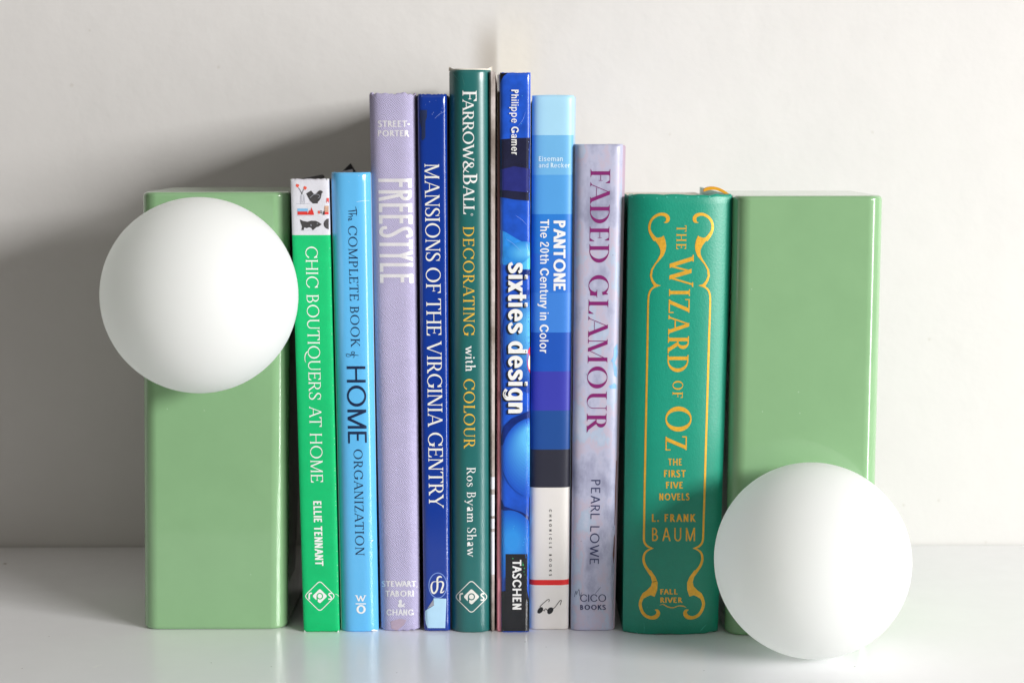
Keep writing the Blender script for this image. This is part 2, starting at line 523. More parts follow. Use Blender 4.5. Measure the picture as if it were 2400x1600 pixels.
    if style in ('grot', 'grotheavy'):
        E = []; l = .07; X = .735
        def cur(pts, w=S): E.extend(stroke([(x, y, w if len(q) == 0 else q[0]) for x, y, *q in pts]))
        def ring2(cx, cy, rx, ry): E.append((ellipse(cx, cy, rx, ry), [ellipse(cx, cy, rx - S, ry - T)]))
        rb = .29                                     # half width of the round lower-case letters
        if ch in 'bdpqg':
            left = ch in 'bp'
            x0 = l if left else l + 2 * rb - S
            R(x0, {'b': 0, 'd': 0}.get(ch, -.29 if ch != 'g' else .05), x0 + S, 1.0 if ch in 'bd' else X)
            ring2(l + rb, X / 2, rb, X / 2 + .012)
            if ch == 'g': cur([(l + 2 * rb - S / 2, .12), (l + 2 * rb - S / 2, -.06), (l + rb * 1.25, -.2, T), (l + rb * .75, -.2, T), (l + .06, -.1, T)])
            adv = 2 * l + 2 * rb
        elif ch == 'o': ring2(l + rb, X / 2, rb * 1.03, X / 2 + .012); adv = 2 * l + 2 * rb
        elif ch in 'ce':
            cut = [(l + rb, X * .44), (l + rb + .5, X * (.44 if ch == 'e' else .86)), (l + rb + .5, X * (-.12 if ch == 'e' else .12))]
            E.append((ellipse(l + rb, X / 2, rb, X / 2 + .012), [ellipse(l + rb, X / 2, rb - S, X / 2 + .012 - T), cut]))
            if ch == 'e': R(l + S * .6, X * .45, l + 2 * rb - .004, X * .45 + T * .78)
            adv = 2 * l + 2 * rb - .03
        elif ch == 'a':
            R(l + .33, .0, l + .33 + S, X * .7); cur([(l + .05, X * .70, T), (l + .12, X * .88, T), (l + .24, X - T * .45, T), (l + .36, X * .90, S * .9), (l + .33 + S / 2, X * .68)])
            E.append((ellipse(l + .20, X * .29, .215, X * .30), [ellipse(l + .20, X * .29, .215 - S * .9, X * .30 - T * .9)])); adv = 2 * l + .33 + S
        elif ch in 'nmhru':
            if ch == 'u':
                R(l, .25, l + S, X); R(l + .50 - S, 0, l + .50, X); cur([(l + S / 2, .3), (l + S * .7, .12), (l + .22, T * .5, T), (l + .36, .1, T), (l + .50 - S * .6, .26)]); adv = 2 * l + .50
            else:
                R(l, 0, l + S, 1.0 if ch == 'h' else X); x = l
                for _ in range({'n': 1, 'h': 1, 'm': 2, 'r': 1}[ch]):
                    if ch == 'r': cur([(x + S * .6, X * .6), (x + S * .95, X * .83), (x + .30, X - T * .5, T), (x + .34, X - T * .5, T)]); x -= .14
                    else:
                        cur([(x + S * .6, X * .62), (x + S * .9, X * .84), (x + .29, X - T * .48, T), (x + .50 - S * .62, X * .84), (x + .50 - S / 2, X * .62)]); R(x + .50 - S, 0, x + .50, X * .64); x += .50 - S
                adv = x + S + l + (.0 if ch != 'r' else .13)
        elif ch in 'il':
            R(l, 0, l + S, X if ch == 'i' else 1)
            if ch == 'i': R(l, 1 - T * .95, l + S, 1)
            adv = 2 * l + S
        elif ch == 't':
            R(l + .07, .16, l + .07 + S, .93); R(l - .03, X - T * .9, l + .36, X); cur([(l + .07 + S / 2, .22), (l + .09 + S / 2, .08), (l + .32, T * .5, T), (l + .36, T * .5, T)]); adv = l + .41
        elif ch == 's':
            cur([(l + .44, X * .72, T), (l + .38, X * .87, T), (l + .24, X - T * .45, T), (l + .11, X * .86), (l + .11, X * .68), (l + .24, X * .53), (l + .37, X * .40), (l + .39, X * .22), (l + .26, T * .42, T), (l + .10, X * .11, T), (l + .03, X * .29, T)]); adv = l + .53
        elif ch in 'xyk':
            if ch == 'x': dg(l + .06, X, l + .42, 0, S); dg(l + .42, X, l + .06, 0, S); adv = l + .53
            elif ch == 'y': dg(l + .04, X, l + .27, 0, S); dg(l + .48, X, l + .18, -.22, S); R(l + .02, -.28, l + .23, -.28 + T); adv = l + .56
            else: R(l, 0, l + S, 1); dg(l + S * .7, .26, l + .40, X, S); dg(l + .20, .42, l + .43, 0, S); adv = l + .56
        elif ch == '2': cur([(.10, .68, T), (.13, .86, T), (.28, .95, T), (.44, .86), (.44, .68), (.33, .48), (.15, .25), (.10, .05)]); R(.04, 0, .54, T); adv = .62
        elif ch == '0': ring2(.31, .5, .25, .515); adv = .62
        else:
            adv, vs, tr = glyph(ch, 'sansbold' if style == 'grot' else 'sansblack'); _cache[(ch, style)] = (adv, vs, tr); return adv, vs, tr
    vs, tr = solve(E) if E else ([], [])
    _cache[(ch, style)] = (adv, vs, tr)
    return _cache[(ch, style)]

KERN = {('A', 'T'): -.08, ('A', 'V'): -.1, ('F', 'A'): -.12, ('L', 'T'): -.1, ('A', 'Y'): -.08, ('T', 'A'): -.1, ('V', 'I'): 0, ('Y', 'L'): 0, ('R', 'Y'): -.05, ('T', 'R'): -.02, ('L', 'Y'): -.1,
        ('W', 'A'): -.12, ('Z', 'A'): -.04, ('L', 'A'): 0, ('L', 'O'): -.05, ('O', 'W'): -.04, ('R', 'O'): -.03}
def run(text, style, track=0.0, scales=None):
    """lay a line of text out: vertices (cap height 1), triangles, total width"""
    V, Tn, x, prev = [], [], 0.0, None
    for i, ch in enumerate(text):
        s = (scales or {}).get(i, 1.0)
        adv, vs, tr = glyph(ch, style)
        x += KERN.get((prev, ch), 0) * s
        i0 = len(V)
        V += [(x + a * s, b * s) for a, b in vs]
        Tn += [tuple(j + i0 for j in t) for t in tr]
        x += adv * s + track
        prev = ch
    xs = [v[0] for v in V]
    x0 = min(xs)
    return [(a - x0, b) for a, b in V], Tn, max(xs) - x0

def down(layout, start, end, cap):
    """set a layout down a spine: photo pixel of the baseline's start and end, cap height in pixels to the right"""
    V, Tn, W = layout
    dx, dy = end[0] - start[0], end[1] - start[1]
    return [(start[0] + dx * u / W + cap * v, start[1] + dy * u / W) for u, v in V], Tn

def across(layout, x0, x1, ytop, ybase):
    V, Tn, W = layout
    return [(x0 + (x1 - x0) * u / W, ybase - (ybase - ytop) * v) for u, v in V], Tn

def drawn(elements):
    return solve(elements, 1e-3)

def merge(*layouts):
    V, Tn = [], []
    for v, t in layouts:
        i0 = len(V); V += list(v); Tn += [tuple(j + i0 for j in q) for q in t]
    return V, Tn

# ------------------------------------------------------------------ setting: wall and shelf
def box(name, x0, x1, y0, y1, z0, z1, m):
    v = [(x, y, z) for x in (x0, x1) for y in (y0, y1) for z in (z0, z1)]
    f = [(0, 1, 3, 2), (4, 6, 7, 5), (0, 4, 5, 1), (2, 3, 7, 6), (0, 2, 6, 4), (1, 5, 7, 3)]
    o = new_obj(name, v, f, m)
    o['kind'] = 'structure'
    return o

def spots(m, lst):
    """small marks on a painted surface: (x, y, z, radius, colour)"""
    nt = m.node_tree; N = nt.nodes; Lk = nt.links
    b = N['Principled BSDF']
    inp = b.inputs['Base Color']
    src = inp.links[0].from_socket if inp.links else None
    tc = N.new('ShaderNodeTexCoord')
    for x, y, z, r, c in lst:
        d = N.new('ShaderNodeVectorMath'); d.operation = 'DISTANCE'
        d.inputs[1].default_value = (x, y, z)
        Lk.new(tc.outputs['Object'], d.inputs[0])
        mr = N.new('ShaderNodeMapRange'); mr.interpolation_type = 'SMOOTHSTEP'
        mr.inputs['From Min'].default_value = r * .4; mr.inputs['From Max'].default_value = r
        mr.inputs['To Min'].default_value = 1; mr.inputs['To Max'].default_value = 0
        Lk.new(d.outputs['Value'], mr.inputs['Value'])
        mx = N.new('ShaderNodeMix'); mx.data_type = 'RGBA'
        Lk.new(mr.outputs[0], mx.inputs['Factor'])
        if src: Lk.new(src, mx.inputs[6])
        else: mx.inputs[6].default_value = inp.default_value
        mx.inputs[7].default_value = c
        src = mx.outputs[2]
    Lk.new(src, inp)

wall_m = material('wall_paint', (.695, .682, .668, 1), rough=.62, spec=.35, bump=.0005, bump_scale=45, grain=.012, grain_scale=25)
wc = (.62, .60, .57, 1)
spots(wall_m, [(at(x, y, WALL_Y).x, WALL_Y, at(x, y, WALL_Y).z, r, wc) for x, y, r in
               [(168, 200, .0016), (512, 158, .0012), (2178, 795, .0014), (2200, 1172, .0013), (2118, 1183, .0012), (2045, 310, .0012), (1570, 315, .001), (210, 72, .001), (2310, 1270, .001)]])
def soft_patch(m, x0, x1, z0, z1, sx_, sz_, amount, c):
    # a soft-edged patch of another colour in the paint
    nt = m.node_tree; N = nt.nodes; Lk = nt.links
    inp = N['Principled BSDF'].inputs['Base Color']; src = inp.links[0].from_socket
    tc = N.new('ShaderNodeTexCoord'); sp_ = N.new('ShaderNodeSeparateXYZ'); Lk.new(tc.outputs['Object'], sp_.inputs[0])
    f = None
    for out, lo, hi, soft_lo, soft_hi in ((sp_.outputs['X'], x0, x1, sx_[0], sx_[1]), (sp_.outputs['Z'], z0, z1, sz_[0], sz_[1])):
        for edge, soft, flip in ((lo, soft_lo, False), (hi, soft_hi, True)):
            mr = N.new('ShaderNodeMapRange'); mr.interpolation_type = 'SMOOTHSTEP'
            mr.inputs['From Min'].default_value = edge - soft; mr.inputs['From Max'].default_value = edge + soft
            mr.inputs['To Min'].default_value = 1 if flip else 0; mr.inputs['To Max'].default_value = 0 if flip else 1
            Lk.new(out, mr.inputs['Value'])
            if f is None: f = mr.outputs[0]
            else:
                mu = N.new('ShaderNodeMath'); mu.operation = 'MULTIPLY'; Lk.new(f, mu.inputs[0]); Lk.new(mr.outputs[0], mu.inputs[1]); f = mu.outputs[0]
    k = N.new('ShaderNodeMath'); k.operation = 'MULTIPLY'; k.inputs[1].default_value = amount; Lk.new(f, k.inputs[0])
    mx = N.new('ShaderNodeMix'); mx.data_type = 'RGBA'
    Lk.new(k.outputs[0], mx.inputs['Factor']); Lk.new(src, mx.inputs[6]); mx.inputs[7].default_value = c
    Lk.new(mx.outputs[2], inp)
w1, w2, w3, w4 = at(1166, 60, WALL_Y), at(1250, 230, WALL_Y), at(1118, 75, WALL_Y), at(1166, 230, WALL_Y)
soft_patch(wall_m, w3.x, w4.x, w4.z, w3.z, (.008, .0015), (.005, .016), .75, (.42, .38, .33, 1))  # dark strip: shade painted in along the left of the pale patch
soft_patch(wall_m, w1.x, w2.x, w2.z, w1.z, (.0035, .010), (.005, .024), .75, (.76, .725, .65, 1))
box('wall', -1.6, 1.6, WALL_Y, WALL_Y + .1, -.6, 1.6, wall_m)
shelf_m = material('shelf_paint', (.88, .88, .90, 1), rough=.24, spec=.7, bump=.00025, bump_scale=9, grain=.010, grain_scale=22, rough_var=.03)
pd = on_shelf(12, 1320)
sp = [(pd.x, pd.y, 0, .0014, (.25, .2, .12, 1))]
for x, y, r, w in [(437, 1527, .0005, 1), (495, 1552, .0004, 0), (636, 1561, .0004, 0), (415, 1505, .0004, 1), (1231, 1503, .0005, 0), (1280, 1515, .0004, 0), (2003, 1561, .0005, 0), (730, 1556, .0004, 1),
                   (222, 1562, .0016, 1), (228, 1559, .0014, 1), (236, 1557, .001, 1), (390, 1576, .0005, 1), (52, 1565, .0004, 0), (115, 1490, .0004, 0), (1650, 1570, .0004, 0), (2150, 1580, .0004, 1), (930, 1575, .0004, 0)]:
    q = on_shelf(x, y)
    sp.append((q.x, q.y, 0, r, (.93, .93, .93, 1) if w else (.2, .19, .18, 1)))
spots(shelf_m, sp)
box('shelf', -1.5, 1.5, -.22, WALL_Y - .0015, -.032, 0, shelf_m)

# ------------------------------------------------------------------ bookends: a lacquered block with an opal ball fixed to its face
green_m = material('green_lacquer', rgb(136, 177, 131, .93), rough=.2, spec=.5, coat=.7, coat_rough=.04, grain=.02, grain_scale=60, bump=.00025, bump_scale=35, rough_var=.05)
opal_m = material('opal_glass', (.94, .94, .945, 1), rough=.5, spec=.3)
nt = opal_m.node_tree          # a hollow opal shell: part of the light goes through it and spreads inside
tl_ = nt.nodes.new('ShaderNodeBsdfTranslucent'); tl_.inputs['Color'].default_value = (.97, .97, .97, 1)
mx_ = nt.nodes.new('ShaderNodeMixShader'); mx_.inputs['Fac'].default_value = .43
out_ = nt.nodes['Material Output']
nt.links.new(nt.nodes['Principled BSDF'].outputs[0], mx_.inputs[1]); nt.links.new(tl_.outputs[0], mx_.inputs[2]); nt.links.new(mx_.outputs[0], out_.inputs['Surface'])
rg = random.Random(11)
spots(green_m, [(rg.uniform(-.034, .034), -.0425, rg.uniform(.01, .22), rg.uniform(.0003, .0005), (.36, .52, .35, 1)) for _ in range(5)])
def bookend(label, tl, tr, bl, br, depth, ball_px, ball_r, sink=.036, rests=False):
    by = (bl[1] + br[1]) / 2
    Yf = on_shelf((bl[0] + br[0]) / 2, by).y
    # the outline seen is that of the rounded corners, a little behind the face
    ya, yb = (Yf + .0085, Yf + .004) if bl[0] < 1200 else (Yf + .004, Yf + .0085)
    xs0 = at(bl[0], by, ya).x, at(br[0], by, yb).x
    xs1 = at(*tl, ya).x, at(*tr, yb).x
    h = at((tl[0] + tr[0]) / 2, (tl[1] + tr[1]) / 2, Yf).z
    root = thing('bookend', label, 'bookend', ((xs0[0] + xs0[1]) / 2, Yf + depth / 2, 0), 'pair of green bookends')
    bm = bmesh.new()
    P = [bm.verts.new((x, y, z)) for z, xs in ((0.0, xs0), (h, xs1)) for x, y in ((xs[0], Yf), (xs[1], Yf), (xs[1], Yf + depth), (xs[0], Yf + depth))]
    bm.faces.new(P[3::-1]); bm.faces.new(P[4:])
    for i in range(4):
        j = (i + 1) % 4
        bm.faces.new((P[i], P[j], P[4 + j], P[4 + i]))
    bmesh.ops.recalc_face_normals(bm, faces=bm.faces)
    vert = [e for e in bm.edges if abs(e.verts[0].co.z - e.verts[1].co.z) > h / 2]
    bmesh.ops.bevel(bm, geom=vert, offset=.0085, segments=8, profile=.5, affect='EDGES')
    cap = [e for e in bm.edges if abs(e.verts[0].co.z - e.verts[1].co.z) < 1e-5 and (e.verts[0].co.z < 1e-5 or e.verts[0].co.z > h - 1e-5)
           and len(e.link_faces) == 2 and any(abs(f.normal.z) < .5 for f in e.link_faces)]
    bmesh.ops.bevel(bm, geom=cap, offset=.0022, segments=4, profile=.5, affect='EDGES')
    bm.verts.ensure_lookup_table(); bm.verts.index_update()
    o = new_obj('block', [v.co.copy() for v in bm.verts], [[v.index for v in f.verts] for f in bm.faces], green_m, root, smooth=True)
    bm.free()
    wn = o.modifiers.new('weighted_normal', 'WEIGHTED_NORMAL'); wn.mode = 'FACE_AREA'; wn.weight = 100
    # the ball is cut flat where it is fixed: sunk a little into the face
    k = ball_r / F_PX / math.sqrt(1 + (ball_r / F_PX) ** 2)
    radius = lambda Y: k * abs((CAM_ROT.transposed() @ (at(*ball_px, Y) - CAM_LOC)).z)
    Yc = Yf - sink
    if rests:
        lo, hi = Yf - .06, Yf
        for _ in range(40):
            Yc = (lo + hi) / 2
            if at(*ball_px, Yc).z > radius(Yc): lo = Yc
            else: hi = Yc
    c = at(*ball_px, Yc)
    ball_r = radius(Yc)
    if rests: c.z = ball_r
    bm = bmesh.new()
    bmesh.ops.create_uvsphere(bm, u_segments=96, v_segments=64, radius=ball_r)
    bm.verts.index_update()
    b = new_obj('ball', [v.co + c for v in bm.verts], [[v.index for v in f.verts] for f in bm.faces], opal_m, root, smooth=True)
    bm.free()
    print('bookend', Yf, h, c, ball_r, Yf - c.y)
    return root
bookend('green bookend on the left with a white ball fixed high on its front', (336, 450), (679, 450), (341, 1475.5), (672.5, 1475.5), .085, (468.5, 692), 229.5)
bookend('green bookend on the right with its white ball down on the shelf', (1719.5, 459), (2067, 459), (1700, 1489), (2041, 1489), .085, (1903.5, 1312), 229, rests=True)

# ------------------------------------------------------------------ books
paper_m = material('page_paper', (.72, .67, .57, 1), rough=.85, spec=.2, grain=.06, grain_scale=900)
dark_board_m = material('dark_board', (.018, .018, .022, 1), rough=.55)
M_PX = CAM_D / F_PX

class Book:
    def __init__(self, label, tl, tr, bl, br, bulge, power, depth, bands, left=None, right=None, wear=0.0, boards=None, name='book', round_top=.0010, top_arch=0.0):
        by = (bl[1] + br[1]) / 2
        self.Yf = Yf = on_shelf((bl[0] + br[0]) / 2, by).y
        self.b, self.p = bulge, power
        Ye = Yf + bulge
        self.h = h = at((tl[0] + tr[0]) / 2, (tl[1] + tr[1]) / 2, Yf).z
        self.x0 = (at(bl[0], by, Ye).x, at(br[0], by, Ye).x)
        self.x1 = (at(tl[0], tl[1], Ye).x, at(tr[0], tr[1], Ye).x)
        self.off_n = 0
        back = Yf + depth
        self.root = thing(name, label, 'book', (sum(self.x0) / 2, Yf + depth / 2, 0), 'books in a row between the bookends')
        # spine shell
        nt_ = 44
        ts = [math.sin((-1 + 2 * i / nt_) * math.pi / 2) for i in range(nt_ + 1)]
        cuts = []
        mats = []
        xm = (bl[0] + br[0] + tl[0] + tr[0]) / 4
        for ytop, m in bands:
            mats.append(m); cuts.append(at(xm, ytop, Yf).z)
        cuts[0] = h + 1
        zs = set([0.0002, .0006, .0014] + [.0014 + (h - .0028) * i / 60 for i in range(1, 60)] + [h - .0014, h - .0007, h - .0002, h])
        for c in cuts[1:]:
            zs = {z for z in zs if abs(z - c) > .0006}
            zs.add(c)
        zs = sorted(zs)
        rnd = random.Random(label)
        jit = [[rnd.uniform(-1, 1) for _ in range(nt_ + 8)] for _ in range(2)]
        jit = [[(j[max(0, i - 1)] + j[i] * 2 + j[min(len(j) - 1, i + 1)]) / 4 for i in range(len(j))] for j in jit]
        V, cols = [], []
        def xat(t, z):
            k = z / h
            l = self.x0[0] + (self.x1[0] - self.x0[0]) * k; r = self.x0[1] + (self.x1[1] - self.x0[1]) * k
            return l + (r - l) * (t + 1) / 2
        self.xat = xat
        prof = [(-.965, bulge + .0075), (-1, bulge + .0045)] + [(t, bulge * abs(t) ** power) for t in ts] + [(1, bulge + .0045), (.965, bulge + .0075)]
        prof += [(t * .93, y + .0020) for t, y in reversed(prof)]
        n = len(prof); half = n // 2
        for zi, z in enumerate(zs):
            e = max(0, 1 - (h - z) / .0014); e2 = max(0, 1 - z / .0014)
            for i, (t, y) in enumerate(prof):
                k = i if i < half else n - 1 - i
                dz = (wear * jit[0][k] * e + wear * jit[1][k] * e2) + top_arch * (1 - t * t) * e
                dy = round_top * (e ** 2 + e2 ** 2) if i < half else 0
                V.append((xat(t, z), Yf + y + dy, max(0.00015, z + dz)))
        F, MI = [], []
        for r in range(len(zs) - 1):
            zc = (zs[r] + zs[r + 1]) / 2
            mi = max(i for i, c in enumerate(cuts) if zc < c)
            for i in range(n):
                j = (i + 1) % n
                F.append((r * n + i, r * n + j, (r + 1) * n + j, (r + 1) * n + i)); MI.append(mi)
        last = (len(zs) - 1) * n
        for i in range(half - 1):
            F.append((last + i, last + i + 1, last + n - 2 - i, last + n - 1 - i)); MI.append(0)
            F.append((i + 1, i, n - 1 - i, n - 2 - i)); MI.append(len(mats) - 1)
        self.spine = new_obj('spine', V, F, mats, self.root, smooth=True, mat_idx=MI)
        self.spine.data.set_sharp_from_angle(angle=math.radians(50))
        # boards
        bmat = boards or dark_board_m
        for side, spec, nm in ((-1, left, 'back_cover'), (1, right, 'front_cover')):
            if spec:
                e0, e1, ystart, m, zadd = (spec[0] * M_PX, spec[1] * M_PX, spec[2], spec[3], spec[4] if len(spec) > 4 else 0)
            else:
                e0, e1, ystart, m, zadd = -.0007, -.0007, .0085, bmat, 0
            W = []
            tb = .0027
            for z in (.0001, h - .0006):
                k = z / h
                ex = e0 * k + e1 * (1 - k)
                xo = xat(side, z) + side * ex
                xi = xat(side, z) - side * (.0004 if spec else tb + .0007)
                for x, y in ((xo, Yf + bulge + ystart), (xi, Yf + bulge + ystart), (xi, back), (xo, back)):
                    W.append(Vector((x, y, z + (zadd if z > .1 and y == back else 0))))
            bm = bmesh.new()
            P = [bm.verts.new(w) for w in W]
            bm.faces.new(P[3::-1]); bm.faces.new(P[4:])
            for i in range(4):
                j = (i + 1) % 4
                bm.faces.new((P[i], P[j], P[4 + j], P[4 + i]))
            bmesh.ops.recalc_face_normals(bm, faces=bm.faces)
            bmesh.ops.bevel(bm, geom=list(bm.edges), offset=min(.0006, abs(W[0].x - W[1].x) * .35), segments=2, affect='EDGES')
            bm.verts.index_update()
            o = new_obj(nm, [v.co.copy() for v in bm.verts], [[v.index for v in f.verts] for f in bm.faces], m, self.root)
            bm.free()
        # page block
        V = []
        for z in (.0035, h - .0035):
            for t, y in ((-.86, bulge + .0045), (.86, bulge + .0045), (.86, depth - .004), (-.86, depth - .004)):
                V.append((xat(t, z), Yf + y, z))
        new_obj('page_block', V, [(3, 2, 1, 0), (4, 5, 6, 7), (0, 1, 5, 4), (1, 2, 6, 5), (2, 3, 7, 6), (3, 0, 4, 7)], paper_m, self.root)

    def on_spine(self, px, py, off):
        Y = self.Yf
        for _ in range(4):
            p = at(px, py, Y)
            t = 2 * (p.x - self.xat(-1, p.z)) / (self.xat(1, p.z) - self.xat(-1, p.z)) - 1
            t = max(-1.0, min(1.0, t))
            Y = self.Yf + self.b * abs(t) ** self.p - off
        return at(px, py, Y)

    def mark(self, name, *layers, off=.00010, parent=None):
        """lettering, emblems and printed pictures lying on the spine: layers of ((pixel vertices, triangles), material)"""
        V, F, MI, mats = [], [], [], []
        for k, (lay, m) in enumerate(layers):
            if m not in mats:
                mats.append(m)
            mi = mats.index(m)
            vs, tr = lay
            tris = [tuple(vs[i] for i in t) for t in tr]
            if self.b > .0011:
                todo, tris = tris, []
                while todo:
                    t = todo.pop()
                    xs = [p[0] for p in t]
                    if max(xs) - min(xs) > 7:
                        e = max(((0, 1, 2), (1, 2, 0), (2, 0, 1)), key=lambda e: abs(t[e[0]][0] - t[e[1]][0]))
                        a, b, c = t[e[0]], t[e[1]], t[e[2]]
                        m2 = ((a[0] + b[0]) / 2, (a[1] + b[1]) / 2)
                        todo += [(a, m2, c), (m2, b, c)]
                    else:
                        tris.append(t)
            idx = {}
            for t in tris:
                f = []
                for p in t:
                    key = (round(p[0], 4), round(p[1], 4))
                    if key not in idx:
                        idx[key] = len(V)
                        V.append(self.on_spine(p[0], p[1], off + k * .000007))
                    f.append(idx[key])
                if len(set(f)) == 3:
                    F.append(tuple(f)); MI.append(mi)
        o = new_obj(name, V, F, mats, parent or self.spine, mat_idx=MI)
        if name in ('edge_wear', 'spine_artwork', 'worn_print', 'worn_patch'):
            absorb(self.spine, o)
        return o

def absorb(spine, o):
    base = len(spine.data.materials)
    for m in o.data.materials:
        spine.data.materials.append(m)
    bm = bmesh.new(); bm.from_mesh(spine.data); n0 = len(bm.faces)
    bm.from_mesh(o.data); bm.faces.ensure_lookup_table()
    for f in bm.faces[n0:]:
        f.material_index += base
    bm.to_mesh(spine.data); bm.free(); spine.data.update()
    bpy.data.objects.remove(o)

white_ink = material('white_ink', (.80, .80, .79, 1), rough=.45)
black_ink = material('black_ink', (.012, .012, .014, 1), rough=.4)
navy_ink = material('navy_ink', rgb(22, 38, 70), rough=.35)

def emblem_diamond(cx, cy, hw, hh, lw, tilt=0.0):
    r = hw * .16
    def rd(w, h, q):
        pts = []
        for (ax, ay), (bx, by_) in (((w, 0), (0, h)), ((0, h), (-w, 0)), ((-w, 0), (0, -h)), ((0, -h), (w, 0))):
            pts += [(ax + (bx - ax) * q, ay + (by_ - ay) * q), (bx + (ax - bx) * q, by_ + (ay - by_) * q)]
        out = []
        m = len(pts)
        for i in range(0, m, 2):     # straight edge, then a rounded corner to the next edge
            a, b, c = pts[i], pts[i + 1], pts[(i + 2) % m]
            corner = ((w, 0), (0, h), (-w, 0), (0, -h))[(i // 2 + 1) % 4]
            out += [a, b]
            for k in range(1, 6):
                t = k / 6
                out.append(((1 - t) ** 2 * b[0] + 2 * t * (1 - t) * corner[0] + t * t * c[0], (1 - t) ** 2 * b[1] + 2 * t * (1 - t) * corner[1] + t * t * c[1]))
        return [(cx + x, cy + y) for x, y in out]
    s = hw / 350
    def q(x, y): return (cx + x * s, cy + y * s)
    E = [(rd(hw, hh, .17), [rd(hw - lw * 1.4, hh - lw * 1.4, .165)])]
    E.append((rd(hw * .47, hh * .47, .16), [ellipse(*q(0, 0), 72 * s, 72 * s), [q(-74, 0), q(-44, 0), q(-44, 110), q(-74, 110)]]))
    E.append((ellipse(*q(0, 0), 49 * s, 49 * s), []))
    E += stroke([(*q(-232, 72), 34 * s), (*q(-232, -20), 34 * s), (*q(-220, -55), 34 * s), (*q(-172, -66), 30 * s)])
    E += stroke([(*q(258, -60), 28 * s), (*q(215, -60), 28 * s), (*q(196, -32), 28 * s), (*q(225, 0), 28 * s), (*q(252, 30), 28 * s), (*q(238, 64), 28 * s), (*q(184, 64), 28 * s)])
    return solve(E, 1e-3)

def poly(*p):
    return solve([([tuple(a) for a in p], [])], 1e-3)

# 1 --- green cloth book with pictures at the top of its spine
chic_green = material('green_cloth', rgb(0, 190, 112, .95), rough=.6, spec=.3, grain=.06, grain_scale=1500, weave=.00006, weave_scale=1300)
wash_white = material('white_printed_cloth', (.66, .66, .72, 1), rough=.55, grain=.05, grain_scale=1200, weave=.00006, weave_scale=1300)
b = Book('slim bright green book with white lettering and little pictures at the top of its spine', (681, 419), (770, 420), (712, 1481), (795, 1481), .0007, 9, .128,
         [(419, wash_white), (551, chic_green)], wear=.0003)
b.mark('title_lettering', (down(run('CHIC BOUTIQUERS AT HOME', 'light', .05), (716, 578), (729, 1130), 28), white_ink))
b.mark('author_lettering', (down(run('ELLIE TENNANT', 'sansbold', .03), (734, 1173.6), (739, 1325), 19), white_ink))
b.mark('publisher_emblem', (emblem_diamond(749.6, 1396, 37.5, 37.3, 1.8), white_ink))
def c4(x, y): return (x / 9.223 + 670, y / 9.223 + 400)
pic_dark = material('print_charcoal', (.045, .042, .045, 1), rough=.55, grain=.2, grain_scale=1400)
pic_red = material('print_red', rgb(205, 45, 40), rough=.55)
pic_orange = material('print_coral', rgb(222, 85, 65), rough=.55, grain=.15, grain_scale=1500)
pic_blue = material('print_blue', rgb(120, 175, 215), rough=.55)
pic_grey = material('print_grey', rgb(165, 168, 180), rough=.55)
pic_tan = material('print_tan', rgb(190, 150, 125), rough=.55, grain=.2, grain_scale=1500)
def cp(*p): return poly(*[c4(*a) for a in p])
def cs(pts, w, smooth=True): return solve(stroke([(*c4(*p), w) for p in pts], smooth=smooth), 1e-3)
blob = lambda x, y, r: solve([([c4(x + r * (1 + .35 * math.sin(3.1 * k)) * math.cos(k * .524), y + r * (1 + .3 * math.cos(2.3 * k)) * math.sin(k * .524)) for k in range(12)], [])], 1e-3)
